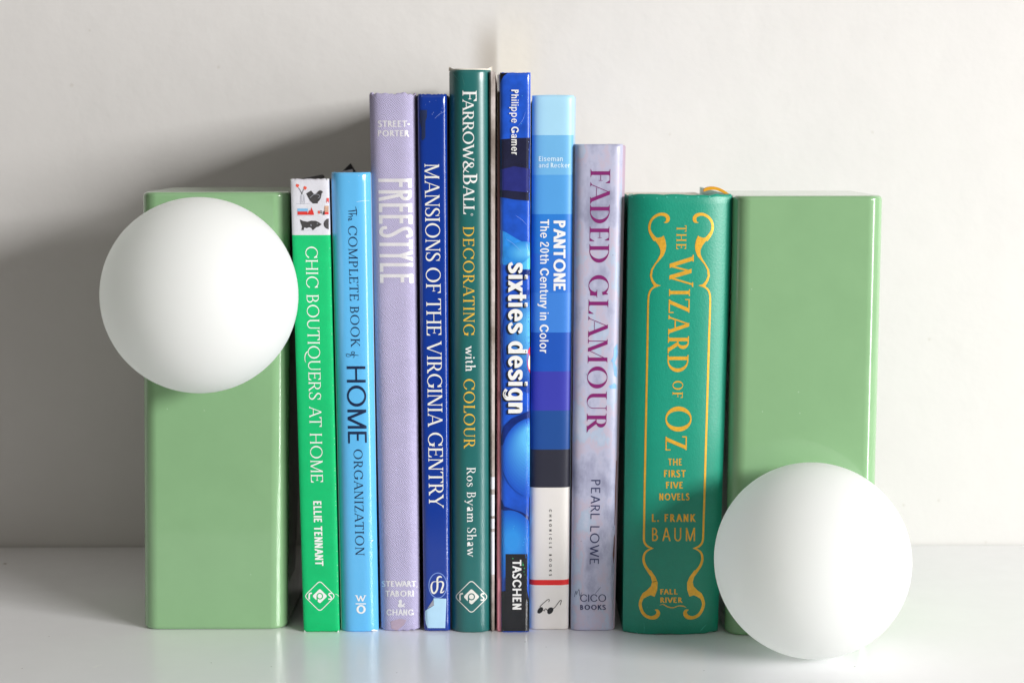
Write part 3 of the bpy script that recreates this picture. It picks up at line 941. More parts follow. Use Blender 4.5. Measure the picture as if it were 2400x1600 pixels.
b.mark('cover_picture',
       (cp((440, 495), (545, 430), (605, 505), (650, 500), (700, 445), (735, 425), (775, 435), (805, 470), (775, 490), (760, 580), (730, 640), (690, 680), (690, 710), (580, 710), (520, 650), (470, 560)), pic_dark),
       (cp((300, 1055), (375, 1088), (470, 1105), (550, 1080), (650, 1085), (720, 1120), (775, 1160), (700, 1215), (660, 1222), (620, 1260), (590, 1285), (570, 1280), (550, 1240), (500, 1225), (450, 1245), (400, 1225), (385, 1285), (335, 1280), (350, 1210), (320, 1130)), pic_dark),
       (cp((928, 1035), (880, 1045), (835, 1090), (815, 1150), (830, 1210), (870, 1250), (928, 1270)), pic_dark),
       (blob(250, 325, 36), pic_orange), (blob(415, 375, 36), pic_orange),
       (cs([(272, 370), (310, 430), (343, 495)], 1.3), pic_dark), (cs([(385, 405), (365, 450), (348, 495)], 1.3), pic_dark),
       (solve([(ellipse(*c4(345, 495), 1.6, 1.6), [])], 1e-3), pic_dark),
       (cs([(335, 510), (318, 570), (315, 680), (325, 710), (395, 710), (402, 640), (395, 560), (360, 510)], .9), pic_grey),
       (cs([(345, 540), (340, 620), (350, 690)], .8), pic_grey), (cs([(375, 570), (380, 640), (365, 690)], .8), pic_grey),
       (cp((250, 820), (475, 820), (475, 880), (250, 880)), pic_blue), (cp((252, 884), (466, 884), (466, 955), (252, 955)), pic_red),
       (cp((460, 953), (505, 860), (535, 865), (553, 790), (575, 850), (592, 880), (612, 957), (540, 957)), pic_red),
       (cp((695, 868), (735, 868), (735, 930), (695, 930)), pic_orange), (cp((740, 868), (785, 868), (785, 890), (740, 890)), pic_dark), (cp((740, 905), (785, 905), (785, 925), (740, 925)), pic_dark),
       (cp((795, 955), (815, 880), (840, 860), (840, 955)), pic_dark), (cp((838, 760), (926, 760), (926, 890), (838, 890)), pic_tan), (cp((842, 893), (926, 893), (926, 948), (842, 948)), pic_red),
       (cp((880, 592), (932, 592), (932, 705), (905, 650), (880, 705)), pic_red),
       (cs([(225, 718), (920, 718)], .8, False), pic_grey), (cs([(240, 968), (925, 968)], .8, False), pic_grey), (cs([(300, 1290), (925, 1290)], .6, False), pic_grey),
       (cs([(520, 590), (600, 520), (690, 515), (740, 560), (690, 600)], .9), pic_grey), (cs([(540, 1160), (548, 1200)], 1.6, False), pic_grey), (cs([(670, 1150), (690, 1140)], 1.4, False), pic_grey))

rw = random.Random(3)
edge_white = material('worn_white', (.72, .76, .74, 1), rough=.7)
def flecks(pts, r, rx=1.0):
    return solve([([(x + r * q * (.6 + .7 * rw.random()) * math.cos(a) * rx, y + r * q * (.6 + .7 * rw.random()) * math.sin(a)) for a in (0, 1, 2, 3, 4.2, 5.3)], []) for x, y, q in pts], 1e-4)
b.mark('edge_wear', (flecks([(794.2 - (1481 - y) / 1062 * 25, y, .4 + rw.random() * .6) for y in [570 + rw.random() * 900 for _ in range(60)]], 1.0, .6), edge_white),
       (poly((713, 1480), (713, 1475), (718, 1480)), edge_white), (poly((794, 1480), (794, 1475.5), (790, 1480)), edge_white),
       (flecks([(682.5, 421, 1.3), (769, 421, 1.2), (683, 424, .8)], 1.8), edge_white),
       (solve(stroke([(786, 1391, .8), (791, 1393, 1), (794, 1397, .8)]), 1e-3), edge_white))

# 2 --- light blue jacketed book
sky_m = material('light_blue_jacket', rgb(98, 186, 240, .92), rough=.22, spec=.5, coat=.5, coat_rough=.12, bump=.00012, bump_scale=40, grain=.012, grain_scale=60)
pale_m = material('pale_jacket_edge', (.62, .66, .70, 1), rough=.4)
b = Book('light blue glossy book with dark blue lettering, the word HOME largest', (777, 404), (868, 404.5), (802, 1481), (887, 1480.5), .0038, 4, .135,
         [(404, sky_m)], left=(1.5, 3, .0006, pale_m), right=(2.5, -1, .001, pale_m), round_top=.0008)
def h3(x, y): return (x / 3.92 + 660, y / 3.92 + 360)
def h4(x, y): return (x / 3.92 + 660, y / 3.92 + 740)
S2 = lambda f, pts: stroke([(*f(x, y), w / 3.92) for x, y, w in pts])
b.mark('title_lettering',
       (down(run('COMPLETE BOOK', 'book', .05), (816, 529.6), (823, 813.5), 20.5), navy_ink),
       (down(run('HOME', 'sans', .02), (812.5, 858), (816, 1038.5), 44), navy_ink),
       (down(run('ORGANIZATION', 'book', .06), (829, 1052.5), (833.5, 1301), 20.5), navy_ink),
       (solve(S2(h3, [(680, 488, 4), (690, 530, 6), (688, 570, 4)]) + S2(h3, [(688, 520, 9), (650, 528, 10), (612, 530, 6)])
              + S2(h3, [(690, 552, 6), (655, 552, 7), (615, 556, 6)]) + S2(h3, [(630, 556, 5), (652, 568, 5), (640, 580, 7), (614, 580, 5)])
              + S2(h3, [(634, 590, 5), (646, 602, 6), (634, 608, 7), (620, 598, 7), (616, 612, 5), (622, 618, 4)]), 1e-3), navy_ink),
       (solve([(ellipse(*h4(656, 340), 17 / 3.92, 14 / 3.92), [ellipse(*h4(656, 340), 11 / 3.92, 9 / 3.92)])] + S2(h4, [(708, 364, 4), (685, 361, 6), (640, 359, 7), (604, 350, 5), (594, 358, 4), (600, 372, 4), (622, 374, 4), (640, 364, 4)])
              + S2(h4, [(662, 350, 3), (668, 366, 4), (660, 386, 4)]), 1e-3), navy_ink))
b.mark('publisher_emblem', (merge(across(run('W', 'slab'), 832, 858.5, 1394, 1408), across(run('O', 'sansbold'), 835.5, 857, 1417, 1437),
                                  poly((833.5, 1412.8), (857.7, 1412.8), (857.7, 1415.2), (833.5, 1415.2))), white_ink))

b.mark('edge_wear', (solve(stroke([(868, 1271, .6), (872, 1267, 1.8), (875, 1264, .8)]) + stroke([(836, 473, .5), (850, 471, .7), (866, 470, .5)]), 1e-3), edge_white),
       (flecks([(873, 1476, 1.2), (877, 1475.5, 1.5), (882, 1476, 1.1)], 1.6, 1.6), edge_white), (flecks([(841, 412, .9), (818, 426, .5), (790, 500, .5)], 1.0), edge_white))

# the bent black corner of its cover stands up at the back
cz = [at(800, 404, b.Yf + .118), at(821, 383, b.Yf + .118), at(834, 404, b.Yf + .118)]
new_obj('bent_cover_corner', [c + Vector((0, dy, 0)) for dy in (0, .004) for c in cz], [(0, 1, 2), (5, 4, 3), (0, 3, 4, 1), (1, 4, 5, 2), (2, 5, 3, 0)], dark_board_m, b.root)

# 3 --- lilac cloth book
lilac_m = material('lilac_cloth', rgb(177, 171, 204, .98), rough=.62, spec=.35, grain=.05, grain_scale=900, weave=.00011, weave_scale=820)
silver_m = material('silver_foil', (.80, .79, .82, 1), rough=.38, metal=.25, grain=.07, grain_scale=1200)
b = Book('lilac cloth book with tall narrow silver lettering', (865.5, 220), (974, 219), (895, 1479), (984.5, 1478), .0036, 4.5, .14,
         [(220, lilac_m)], wear=.0009, left=(-.5, 2, .0010, lilac_m), boards=lilac_m)
b.mark('title_lettering', (down(run('FREESTYLE', 'deco', .02), (886.5, 419), (890.5, 663), 78), silver_m))
b.mark('author_lettering', (merge(across(run('STREET-', 'sansbold', .02), 885.4, 960, 283, 298), across(run('PORTER', 'sansbold', .02), 885.4, 959.5, 305.5, 320)), silver_m))
b.mark('publisher_lettering', (merge(across(run('STEWART,', 'sansbold'), 894.5, 978.5, 1360.5, 1374), across(run('TABORI', 'sansbold', .02), 903, 970, 1383, 1397),
                                     across(run('&', 'sansbold'), 932, 949.5, 1405, 1421.5), across(run('CHANG', 'sansbold', .02), 905.5, 975, 1427, 1441)), silver_m))

rub_m = material('rubbed_cloth', rgb(205, 196, 214), rough=.8, grain=.1, grain_scale=1200)
grime_m = material('grimy_cloth', rgb(168, 150, 168), rough=.8, grain=.1, grain_scale=1200)
b.mark('edge_wear', (poly((915, 1455), (938, 1449), (953, 1452), (946, 1464), (930, 1477), (918, 1472)), grime_m),
       (flecks([(868 + rw.random() * 4, 224 + rw.random() * 8, .8) for _ in range(5)] + [(972, 222, 1)], 1.5), grime_m),
       (flecks([(873 + (y - 230) * .0215 + rw.random() * 98, y, .5) for y in [230 + rw.random() * 1220 for _ in range(70)]], 1.1), rub_m))

# 4 --- cobalt blue book with a torn sticker
cobalt_m = material('cobalt_jacket', rgb(8, 54, 150, .9), rough=.2, spec=.5, coat=.6, coat_rough=.15, bump=.00022, bump_scale=70, rough_var=.08)
navy_edge_m = material('navy_board', (.006, .008, .04, 1), rough=.4)
cream_ink = material('cream_ink', (.76, .75, .70, 1), rough=.45)
b = Book('cobalt blue book with white capitals and a torn pale sticker near its foot', (979, 221), (1046.6, 221), (994, 1479), (1055, 1479), .0016, 7, .15,
         [(221, cobalt_m)], left=(4, 1, .0012, navy_edge_m), right=(2.5, 2.5, .0014, navy_edge_m), wear=.0003)
b.mark('title_lettering', (down(run('MANSIONS OF THE VIRGINIA GENTRY', 'book', -.005), (995, 384), (1005.7, 1189.7), 34), cream_ink))
def r6(x, y): return (x / 8.711 + 980, y / 8.711 + 1320)
S6 = lambda pts, smooth=True: stroke([(*r6(x, y), w / 8.711) for x, y, w in pts], smooth=smooth)
oval_ink = material('faded_oval_ink', rgb(120, 150, 215), rough=.45)
b.mark('publisher_emblem', (solve([(ellipse(*r6(403, 445), 21.9, 30.2), [ellipse(*r6(403, 445), 20.1, 28.4)])], 1e-3), oval_ink),
       (solve(S6([(485, 285, 14), (450, 265, 34), (405, 285, 36), (392, 340, 38), (395, 430, 38), (385, 530, 36), (345, 592, 34), (305, 598, 34), (275, 540, 36), (270, 450, 34), (295, 385, 22), (345, 365, 12), (400, 380, 12)])
              + S6([(405, 385, 10), (450, 365, 22), (500, 380, 36), (510, 440, 36), (480, 530, 34), (455, 585, 18)]) + S6([(450, 590, 26), (490, 585, 30), (520, 570, 16), (532, 545, 8)]), 1e-3), cream_ink))
sticker_m = material('pale_sticker', rgb(178, 216, 240, .95), rough=.5, grain=.02)
peel_m = material('sticker_underside', rgb(150, 152, 165), rough=.7, grain=.15, grain_scale=900)
def pr6(*p): return poly(*[r6(*a) for a in p])
b.mark('sticker', (pr6((315, 705), (575, 715), (566, 1000), (553, 1312), (195, 1312), (158, 1220), (140, 1130), (138, 1020), (148, 955), (325, 852)), sticker_m),
       (pr6((312, 730), (326, 850), (250, 885), (190, 915)), peel_m), off=.00025)
worn_m = material('worn_patch', rgb(22, 38, 78), rough=.5, grain=.2)
b.mark('worn_patch', (poly((985, 258), (1001, 258), (1000.5, 275), (997, 285), (997, 322), (992, 329), (988, 328), (988, 300), (983.5, 285)), worn_m))

scuff_m = material('cobalt_scuff', rgb(120, 140, 205), rough=.6, grain=.2, grain_scale=900)
b.mark('edge_wear', (flecks([(1007, 239, .9), (1013, 268, .9), (1016, 264, .7), (1034, 262, .8), (1036, 254, .7), (1030, 270, .5), (1022, 236, .5), (997, 246, .5), (989, 226, .8)] +
       [(1043 + (y - 230) * .0068, y, .3 + .4 * rw.random()) for y in [228 + rw.random() * 1230 for _ in range(80)]], 1.3), scuff_m),
       (solve(stroke([(1019, 278, .5), (1030, 268, 1.0), (1041, 262, .6)]) + stroke([(1041, 226, 1.6), (1039, 236, 2), (1040, 243, .8)]), 1e-3), scuff_m))

# 5 --- tall dark teal jacketed book
teal_m = material('teal_jacket', rgb(22, 102, 100, .95), rough=.3, spec=.5, coat=.7, coat_rough=.38, bump=.00012, bump_scale=45, grain=.015, grain_scale=70)
photo_edge = wash(material('jacket_photo_print', (.5, .45, .42, 1), rough=.35), [rgb(95, 80, 75), rgb(150, 140, 132), rgb(205, 195, 192), rgb(120, 112, 105)], 60, [.25, .45, .6, .8], (1, 1, .5))
gold_ink = material('gold_ink', rgb(226, 182, 62), rough=.42)
b = Book('tallest book in the row, dark teal jacket with white and yellow lettering', (1054.5, 163.5), (1150, 164), (1059.5, 1482.5), (1153, 1482.5), .0058, 3.2, .174,
         [(163.5, teal_m)], right=(11, 6, -.0038, photo_edge), left=(1.5, 1, .0005, teal_m), round_top=.0008)
b.mark('title_lettering', (down(run('FARROW&BALL', 'heavy', -.03, {0: 1.27, 7: 1.27}), (1084, 212.7), (1086, 502), 26), white_ink),
       (solve([(ellipse(1106, 503, 2.6, 2.6), [ellipse(1106, 503, 1.7, 1.7)])], 1e-3), white_ink),
       (down(run('DECORATING', 'book', .05), (1085, 530.8), (1086.3, 797), 26), gold_ink),
       (down(run('with', 'heavy', .03), (1091, 810), (1091.5, 870), 22), white_ink),
       (down(run('COLOUR', 'book', .05), (1086.7, 887.8), (1087.3, 1051), 26), gold_ink))
b.mark('author_lettering', (down(run('Ros Byam Shaw', 'book', .07), (1094, 1094.6), (1095.5, 1304.4), 20.5), white_ink))
b.mark('publisher_emblem', (emblem_diamond(1105, 1397.5, 40.4, 40.3, 1.9), cream_ink))
# a white interior printed on the front of the jacket shows low down on the strip beside the spine
nt = photo_edge.node_tree
pb = nt.nodes['Principled BSDF']; src = pb.inputs['Base Color'].links[0].from_socket
tc = nt.nodes.new('ShaderNodeTexCoord'); sx = nt.nodes.new('ShaderNodeSeparateXYZ'); cr = nt.nodes.new('ShaderNodeValToRGB'); mr = nt.nodes.new('ShaderNodeMapRange'); mx = nt.nodes.new('ShaderNodeMix'); mx.data_type = 'RGBA'
nt.links.new(tc.outputs['Object'], sx.inputs[0]); nt.links.new(sx.outputs['Z'], mr.inputs['Value'])
mr.inputs['From Min'].default_value = at(1158, 1480, b.Yf).z; mr.inputs['From Max'].default_value = at(1158, 1080, b.Yf).z
nt.links.new(mr.outputs[0], cr.inputs['Fac']); cr.color_ramp.interpolation = 'CONSTANT'
el = cr.color_ramp.elements
for p_, c_ in ((0, (0, 0, 0, 1)), (.33, (1, 1, 1, 1)), (.58, (.2, .2, .2, 1)), (.60, (1, 1, 1, 1)), (.66, (.1, .1, .1, 1)), (.675, (1, 1, 1, 1)), (.80, (.05, .05, .05, 1)), (.83, (1, 1, 1, 1)), (.90, (0, 0, 0, 1))):
    e_ = el[0] if p_ == 0 else (el[1] if p_ == .33 else el.new(p_))
    e_.position = p_; e_.color = c_
nt.links.new(cr.outputs['Color'], mx.inputs['Factor']); nt.links.new(src, mx.inputs[6]); mx.inputs[7].default_value = (.78, .78, .84, 1)
nt.links.new(mx.outputs[2], pb.inputs['Base Color'])
# the turned edge of the paper jacket along the head of the spine
edge_m = material('jacket_paper_edge', (.72, .67, .58, 1), rough=.7)
V, F = [], []
for i in range(31):
    t = -1.06 + 2.14 * i / 30
    y = b.Yf + b.b * min(1.0, abs(t)) ** b.p
    lift = .0006 + .0012 * max(0, abs(t) - .85) / .2
    for dy, dz in ((.0002, -.0004), (.0002, lift), (.0011, lift), (.0011, -.0004)):
        V.append((b.xat(t, b.h), y + dy + .0007, b.h + dz))
for i in range(30):
    for k in range(4):
        F.append((i * 4 + k, i * 4 + (k + 1) % 4, i * 4 + 4 + (k + 1) % 4, i * 4 + 4 + k))
F += [(0, 1, 2, 3), (123, 122, 121, 120)]
new_obj('jacket_paper_edge', V, F, edge_m, b.root)

crease_highlight_m = material('jacket_crease_highlight', rgb(70, 140, 134), rough=.5)  # highlight of the worn creases, put into the colour as lighter teal
b.mark('edge_wear', (solve(stroke([(1060, 168, .4), (1066, 178, 1.6), (1075, 190, .5)]) + stroke([(1082, 176, .3), (1087, 194, .9), (1088, 202, .3)]), 1e-3), crease_highlight_m))  # highlight of the worn creases, painted as lighter strokes

# 6 --- glossy blue paperback with abstract shapes
blue_m = material('blue_print', rgb(30, 84, 196, .95), rough=.22, spec=.5, coat=.5, coat_rough=.15, bump=.00018, bump_scale=80, grain=.24, grain_scale=120)
navy_p = material('navy_print', rgb(30, 32, 58), rough=.22, coat=.5, coat_rough=.15, grain=.2, grain_scale=160, bump=.00018, bump_scale=80)
indigo_p = material('indigo_print', rgb(38, 44, 118), rough=.25, coat=.5, coat_rough=.15, grain=.15, grain_scale=160, bump=.00018, bump_scale=80)
cyan_p = material('cyan_print', rgb(42, 132, 214), rough=.25, coat=.5, coat_rough=.15, grain=.28, grain_scale=150)
aqua_p = material('aqua_print', rgb(78, 180, 232), rough=.25, coat=.5, coat_rough=.15, grain=.25, grain_scale=150)
mid_p = material('mid_blue_print', rgb(15, 104, 200), rough=.25, coat=.5, coat_rough=.15, grain=.2, grain_scale=150)
deep_p = material('deep_blue_print', rgb(14, 40, 112), rough=.25, coat=.5, coat_rough=.15, grain=.25, grain_scale=150)
blackp = material('black_print', rgb(18, 19, 24), rough=.25, coat=.5, coat_rough=.15)
redp = material('red_print', rgb(215, 60, 90), rough=.3)
greenp = material('green_sparkle', rgb(60, 165, 105), rough=.4)
ramp_m = material('back_cover_print', (.5, .1, .1, 1), rough=.3, coat=.3)
nt = ramp_m.node_tree
tc = nt.nodes.new('ShaderNodeTexCoord'); sx = nt.nodes.new('ShaderNodeSeparateXYZ'); mr = nt.nodes.new('ShaderNodeMapRange'); cr = nt.nodes.new('ShaderNodeValToRGB')
nt.links.new(tc.outputs['Object'], sx.inputs[0]); nt.links.new(sx.outputs['Z'], mr.inputs['Value']); mr.inputs['From Max'].default_value = .28
nt.links.new(mr.outputs[0], cr.inputs['Fac']); nt.links.new(cr.outputs['Color'], nt.nodes['Principled BSDF'].inputs['Base Color'])
el = cr.color_ramp.elements
for p, c in ((0, rgb(235, 150, 165)), (.16, rgb(228, 112, 122)), (.30, rgb(205, 60, 62)), (.42, rgb(190, 70, 50)), (.52, rgb(170, 110, 25)), (.8, rgb(130, 95, 30)), (1, rgb(60, 50, 35))):
    e = el[0] if p == 0 else (el[1] if p == 1 else el.new(p))
    e.position = p; e.color = c
b = Book('tall glossy blue book with bold white lower case lettering over blue shapes', (1171.5, 170.5), (1243.5, 170), (1175.5, 1482), (1239.5, 1481.5), .0013, 9, .16,
         [(170, blue_m)], left=(6, 11, .0006, ramp_m), right=(0, 0, .002, cyan_p), wear=.0002, round_top=.0006)
def clip_ell(cx, cy, rx, ry, x0, x1):
    return [(min(x1, max(x0, x)), y) for x, y in ellipse(cx, cy, rx, ry, n=60)]
P1 = lambda pts: solve([(pts, [])], 1e-3)
def rounded(cx, cy, rx, ry, dx, dy, ca, cb, n=15, x0=1173.5, x1=1241.6):
    # a printed ball shape: nested rounds from the rim colour to the colour of its bright spot
    out = []
    for i in range(n):
        k = i / (n - 1)
        m = material('blue_tone', rgb(*[a + (c - a) * k for a, c in zip(ca, cb)]), rough=.25, coat=.5, coat_rough=.15)
        s_ = 1 - .72 * k
        out.append((P1(clip_ell(cx + dx * k, cy + dy * k, rx * s_, ry * s_, x0, x1)), m))
    return out
b.mark('spine_artwork',
       (poly((1172, 172), (1190, 171.5), (1181, 178), (1175, 188), (1172.4, 196)), blackp),
       (poly((1172, 327), (1207, 324), (1242.6, 323), (1242.6, 471), (1207, 468), (1172.3, 462)), navy_p),
       (poly((1172.3, 398), (1205, 390), (1242.4, 396), (1242.4, 452), (1207, 448), (1172.5, 445)), indigo_p),
       (poly((1172.5, 539), (1185, 544), (1210, 559), (1236, 573), (1242.3, 580), (1242.3, 606), (1225, 616), (1200, 622), (1172.8, 620)), cyan_p),
       *rounded(1228, 592, 40, 26, 0, 0, (46, 136, 216), (92, 182, 236), 10, 1176, 1242),
       (poly((1242.3, 602), (1242.3, 631), (1222, 631), (1214, 623), (1228, 614)), aqua_p),
       (poly((1210, 632), (1242.3, 633), (1242.3, 646), (1225, 646)), deep_p),
       *rounded(1250, 800, 76, 122, 6, -35, (20, 62, 160), (96, 190, 240)),
       (P1(clip_ell(1250, 843, 15, 36, 1173, 1242.0)), redp), (P1(clip_ell(1251, 850, 13, 28, 1173, 1242.0)), white_ink),
       (poly((1173.8, 1020), (1181, 998), (1200, 980), (1241.8, 962), (1241.8, 980), (1214, 992), (1194, 1012), (1182, 1040), (1173.9, 1044)), deep_p),
       *rounded(1252, 1072, 77, 94, -8, -44, (28, 84, 192), (92, 182, 238)),
       (poly((1174.4, 1170), (1182, 1186), (1200, 1192), (1225, 1200), (1241.3, 1211), (1241.3, 1219), (1225, 1208), (1200, 1198), (1174.5, 1194)), deep_p),
       *rounded(1192, 1275, 64, 80, 8, -8, (22, 92, 196), (40, 140, 222), 12, 1174.8, 1241),
       (poly((1175.2, 1385), (1186, 1384), (1235.6, 1384), (1240.4, 1405), (1239.6, 1478), (1176, 1478)), blackp),
       (poly((1185, 1297.5), (1236, 1297.5), (1235.4, 1386), (1185, 1386)), blackp),
       *[(solve([(ellipse(x, y, r, r * 1.3, n=7), [])], 1e-3), greenp) for x, y, r in ((1202, 1308, 1.2), (1226, 1323, 2), (1229, 1331, 1.2), (1228, 1339, 1), (1230.5, 1346, .8), (1225, 1318, 1), (1200, 1330, .6))],
       *[(solve([(ellipse(x, y, .8, 1, n=6), [])], 1e-3), aqua_p) for x, y in ((1228, 1270, ), (1226, 1277), (1230, 1262), (1203, 1238), (1205, 1232), (1222, 290), (1199, 250), (1224, 225))])
sx_l = run('sixties design', 'grotheavy', -.035)
t1 = down(sx_l, (1191.5, 614), (1191.5, 968), 45)
b.mark('title_lettering', (([(x - 3.2, y + 2.6) for x, y in t1[0]], t1[1]), black_ink), (t1, white_ink), off=.0006)
b.mark('author_lettering', (down(run('Philippe Garner', 'grot', .035), (1198.5, 210.5), (1198.5, 363.5), 17), white_ink), off=.0006)
b.mark('publisher_lettering', (down(run('TASCHEN', 'sansbold', .04), (1201.3, 1311), (1201.3, 1427.6), 20.6), white_ink), off=.0006)

scr = material('print_scratch', rgb(150, 180, 235), rough=.6)
b.mark('edge_wear', (solve(stroke([(1198, 262, .2), (1206, 252, .6), (1213, 246, .2)]) + stroke([(1214, 296, .2), (1226, 280, .5), (1232, 262, .2)]) + stroke([(1208, 505, .2), (1222, 514, .5), (1236, 528, .2)]) + stroke([(1186, 560, .2), (1204, 572, .5), (1222, 590, .2)]), 1e-3), scr),
       (flecks([(1236 + rw.random() * 5, y, .3 + .5 * rw.random()) for y in [180 + rw.random() * 1290 for _ in range(60)]], 1.1), scr), off=.0006)

# 7 --- book with a ladder of blues
def swatch(name, r, g, b_, k=.95):
    return material(name, rgb(r, g, b_, k), rough=.38, spec=.4, bump=.00008, bump_scale=60, grain=.012, grain_scale=80)
bands = [(224, swatch('palest_blue', 168, 216, 240)), (317, swatch('pale_blue', 112, 180, 228)), (410, swatch('soft_blue', 84, 160, 224)), (502, swatch('mid_blue', 42, 124, 210)), (594, swatch('strong_blue', 48, 116, 208)),
         (686, swatch('cornflower_blue', 62, 128, 214)), (779, swatch('royal_blue', 30, 84, 182)), (870, swatch('violet_blue', 58, 62, 170)), (962, swatch('dusk_blue', 32, 76, 146)), (1053, swatch('charcoal_blue', 46, 47, 60)),
         (1142, swatch('white_print', 228, 224, 220)), (1358, swatch('red_band', 222, 42, 42)), (1370.5, swatch('white_print_foot', 228, 224, 220))]
ghost_ink = material('pale_blue_ink', rgb(205, 230, 245), rough=.45)
b = Book('book striped in a ladder of blues above white with thin red line', (1247.5, 224), (1345, 224), (1240.5, 1476), (1332, 1475.5), .0020, 6, .15,
         bands, right=(5, 1, .0012, swatch('pale_cover', 196, 214, 228)), top_arch=.0003)
b.mark('author_lettering', (merge(across(run('Eiseman', 'grot'), 1262.6, 1319, 366.5, 378), across(run('and Recker', 'grot'), 1262.6, 1336, 382, 393)), ghost_ink))
b.mark('title_lettering', (down(run('PANTONE', 'sansbold', -.02), (1297.5, 516.7), (1297.5, 681), 27.7), white_ink), (down(run('The 20th Century in Color', 'grot', .01), (1266.4, 514.4), (1264.8, 827.6), 20.5), white_ink))
b.mark('publisher_lettering', (down(run('CHRONICLE BOOKS', 'sansbold', .75), (1287, 1193), (1287, 1348.6), 6.2), black_ink))
def r7(x, y): return (x / 7.125 + 1150, y / 7.125 + 1280)
S7 = lambda pts, closed=False: stroke([(*r7(x, y), 10.5 / 7.125) for x, y in pts], closed=closed)
b.mark('publisher_emblem', (solve(S7([(785, 1090), (800, 1045), (840, 1015), (870, 1030), (862, 1075), (825, 1108), (795, 1108)], True) + S7([(950, 1085), (965, 1040), (1010, 1018), (1042, 1040), (1032, 1085), (990, 1120), (960, 1115)], True)
                                  + S7([(868, 1052), (895, 1072), (910, 1040), (930, 1042), (950, 1072)]) + S7([(838, 1018), (825, 1000), (880, 945), (940, 895), (968, 882), (980, 890), (970, 925)])
                                  + S7([(1040, 1030), (1070, 1018), (1120, 950), (1165, 895), (1180, 900), (1172, 940), (1160, 975)]), 1e-3), black_ink))

# 8 --- lavender book with worn paint pattern
worn = wash(material('peeling_paint_print', (.5, .5, .6, 1), rough=.4, spec=.4, coat=.2, coat_rough=.25),
            [rgb(138, 140, 164), rgb(160, 162, 187), rgb(176, 178, 201), rgb(184, 174, 192), rgb(168, 182, 204), rgb(188, 190, 209)], 62, [.30, .40, .47, .53, .58, .70], (1, 1, .55), specks=(420, .10, rgb(90, 92, 115), .60), detail=9)
pinkp = material('pink_cover_print', rgb(198, 178, 192), rough=.4)
plum_ink = material('plum_ink', rgb(122, 20, 100), rough=.45)
b = Book('lavender mottled book with plum purple capitals', (1348.5, 338), (1460, 338), (1338, 1478), (1437, 1478.5), .0026, 6, .14,
         [(338, worn)], right=(7, 4, .0010, pinkp), left=(.5, .5, .002, pinkp))
b.mark('title_lettering', (down(run('FADED GLAMOUR', 'contrast', .035), (1384.5, 396.6), (1375, 1013.6), 46), plum_ink))
ink2 = material('slate_ink', rgb(45, 50, 88), rough=.45)
b.mark('author_lettering', (down(run('PEARL LOWE', 'sans', .11), (1385.7, 1123.6), (1382, 1321.4), 21.5), ink2))
b.mark('publisher_lettering', (merge(across(run('CICO', 'sans', .03), 1359.6, 1420.6, 1392, 1409), across(run('BOOKS', 'sansbold', .05), 1359.6, 1420, 1416.3, 1428)), ink2))
flake = material('blue_flake_print', rgb(128, 178, 222), rough=.45, grain=.1)
brown = material('brown_print', rgb(110, 72, 62), rough=.5, grain=.3, grain_scale=700)
b.mark('worn_print', (poly((1439, 815), (1447, 805), (1448, 830), (1441, 850), (1446, 862), (1446, 885), (1440, 880), (1436, 850), (1432, 845), (1438, 835)), flake),
       (poly((1427, 905), (1440, 897), (1445, 902), (1445, 910), (1432, 911)), flake),
       (poly((1444, 1080), (1445.6, 1078), (1444.5, 1130), (1441.5, 1230), (1440.2, 1230), (1442, 1140)), brown),
       (poly((1439, 1258), (1441, 1250), (1440.3, 1300), (1437.5, 1322), (1436.6, 1300)), brown),
       (solve(stroke([(1346, 1398, .8), (1350, 1384, 1), (1351, 1392, .8), (1357, 1380, .9), (1359, 1396, .8), (1364, 1387, .7)]) + stroke([(1395, 1390, .7), (1402, 1382, 1), (1408, 1375, .7)]), 1e-3), ink2))

# 9 --- thick emerald book with gold tooling
emer_m = material('emerald_leather', rgb(0, 147, 120, .95), rough=.40, spec=.45, grain=.03, grain_scale=500, bump=.00014, bump_scale=1100, coat=.45, coat_rough=.42)
gold_m = material('gold_foil', rgb(240, 184, 62, 1.0), rough=.34, metal=.35, grain=.10, grain_scale=900, bump=.00006, bump_scale=700)
ribbon_m = material('gold_ribbon', rgb(226, 160, 24), rough=.5, spec=.4)
b = Book('thick emerald green book with gold scrollwork and gold lettering', (1474, 457), (1715, 457), (1459.5, 1487), (1682, 1487), .0058, 3.4, .15,
         [(456, emer_m)], left=(1, 0, .001, emer_m), right=(3, 0, .001, emer_m), wear=.0007, boards=emer_m)
b.mark('title_lettering', (down(run('THE', 'foil', .16), (1586, 528.4), (1585, 583.9), 23), gold_m),
       (down(run('WIZARD', 'foil', .06, {0: 1.15}), (1570, 597), (1563.8, 871.6), 49), gold_m),
       (down(run('OF', 'foil', .12), (1577, 892), (1576, 932), 24), gold_m),
       (down(run('OZ', 'foil', .10, {0: 1.2}), (1560.5, 952), (1559.5, 1055), 50), gold_m))
A9 = lambda t, a, c, d, e, s='sansbold', tr=.10: across(run(t, s, tr), a, c, d, e)
b.mark('subtitle_lettering', (merge(A9('THE', 1566, 1598, 1074, 1090), A9('FIRST', 1556.3, 1607, 1101, 1117.4), A9('FIVE', 1561, 1600.4, 1128.3, 1144), A9('NOVELS', 1545, 1616, 1155.5, 1171.6)), gold_m))
b.mark('author_lettering', (merge(A9('L. FRANK', 1528, 1630.8, 1204, 1222, tr=.16), A9('BAUM', 1528, 1629, 1236, 1267, 'sans', .30)), gold_m))
def s6(x, y): return (x / 3.919 + 1320, y / 3.919 + 1130)
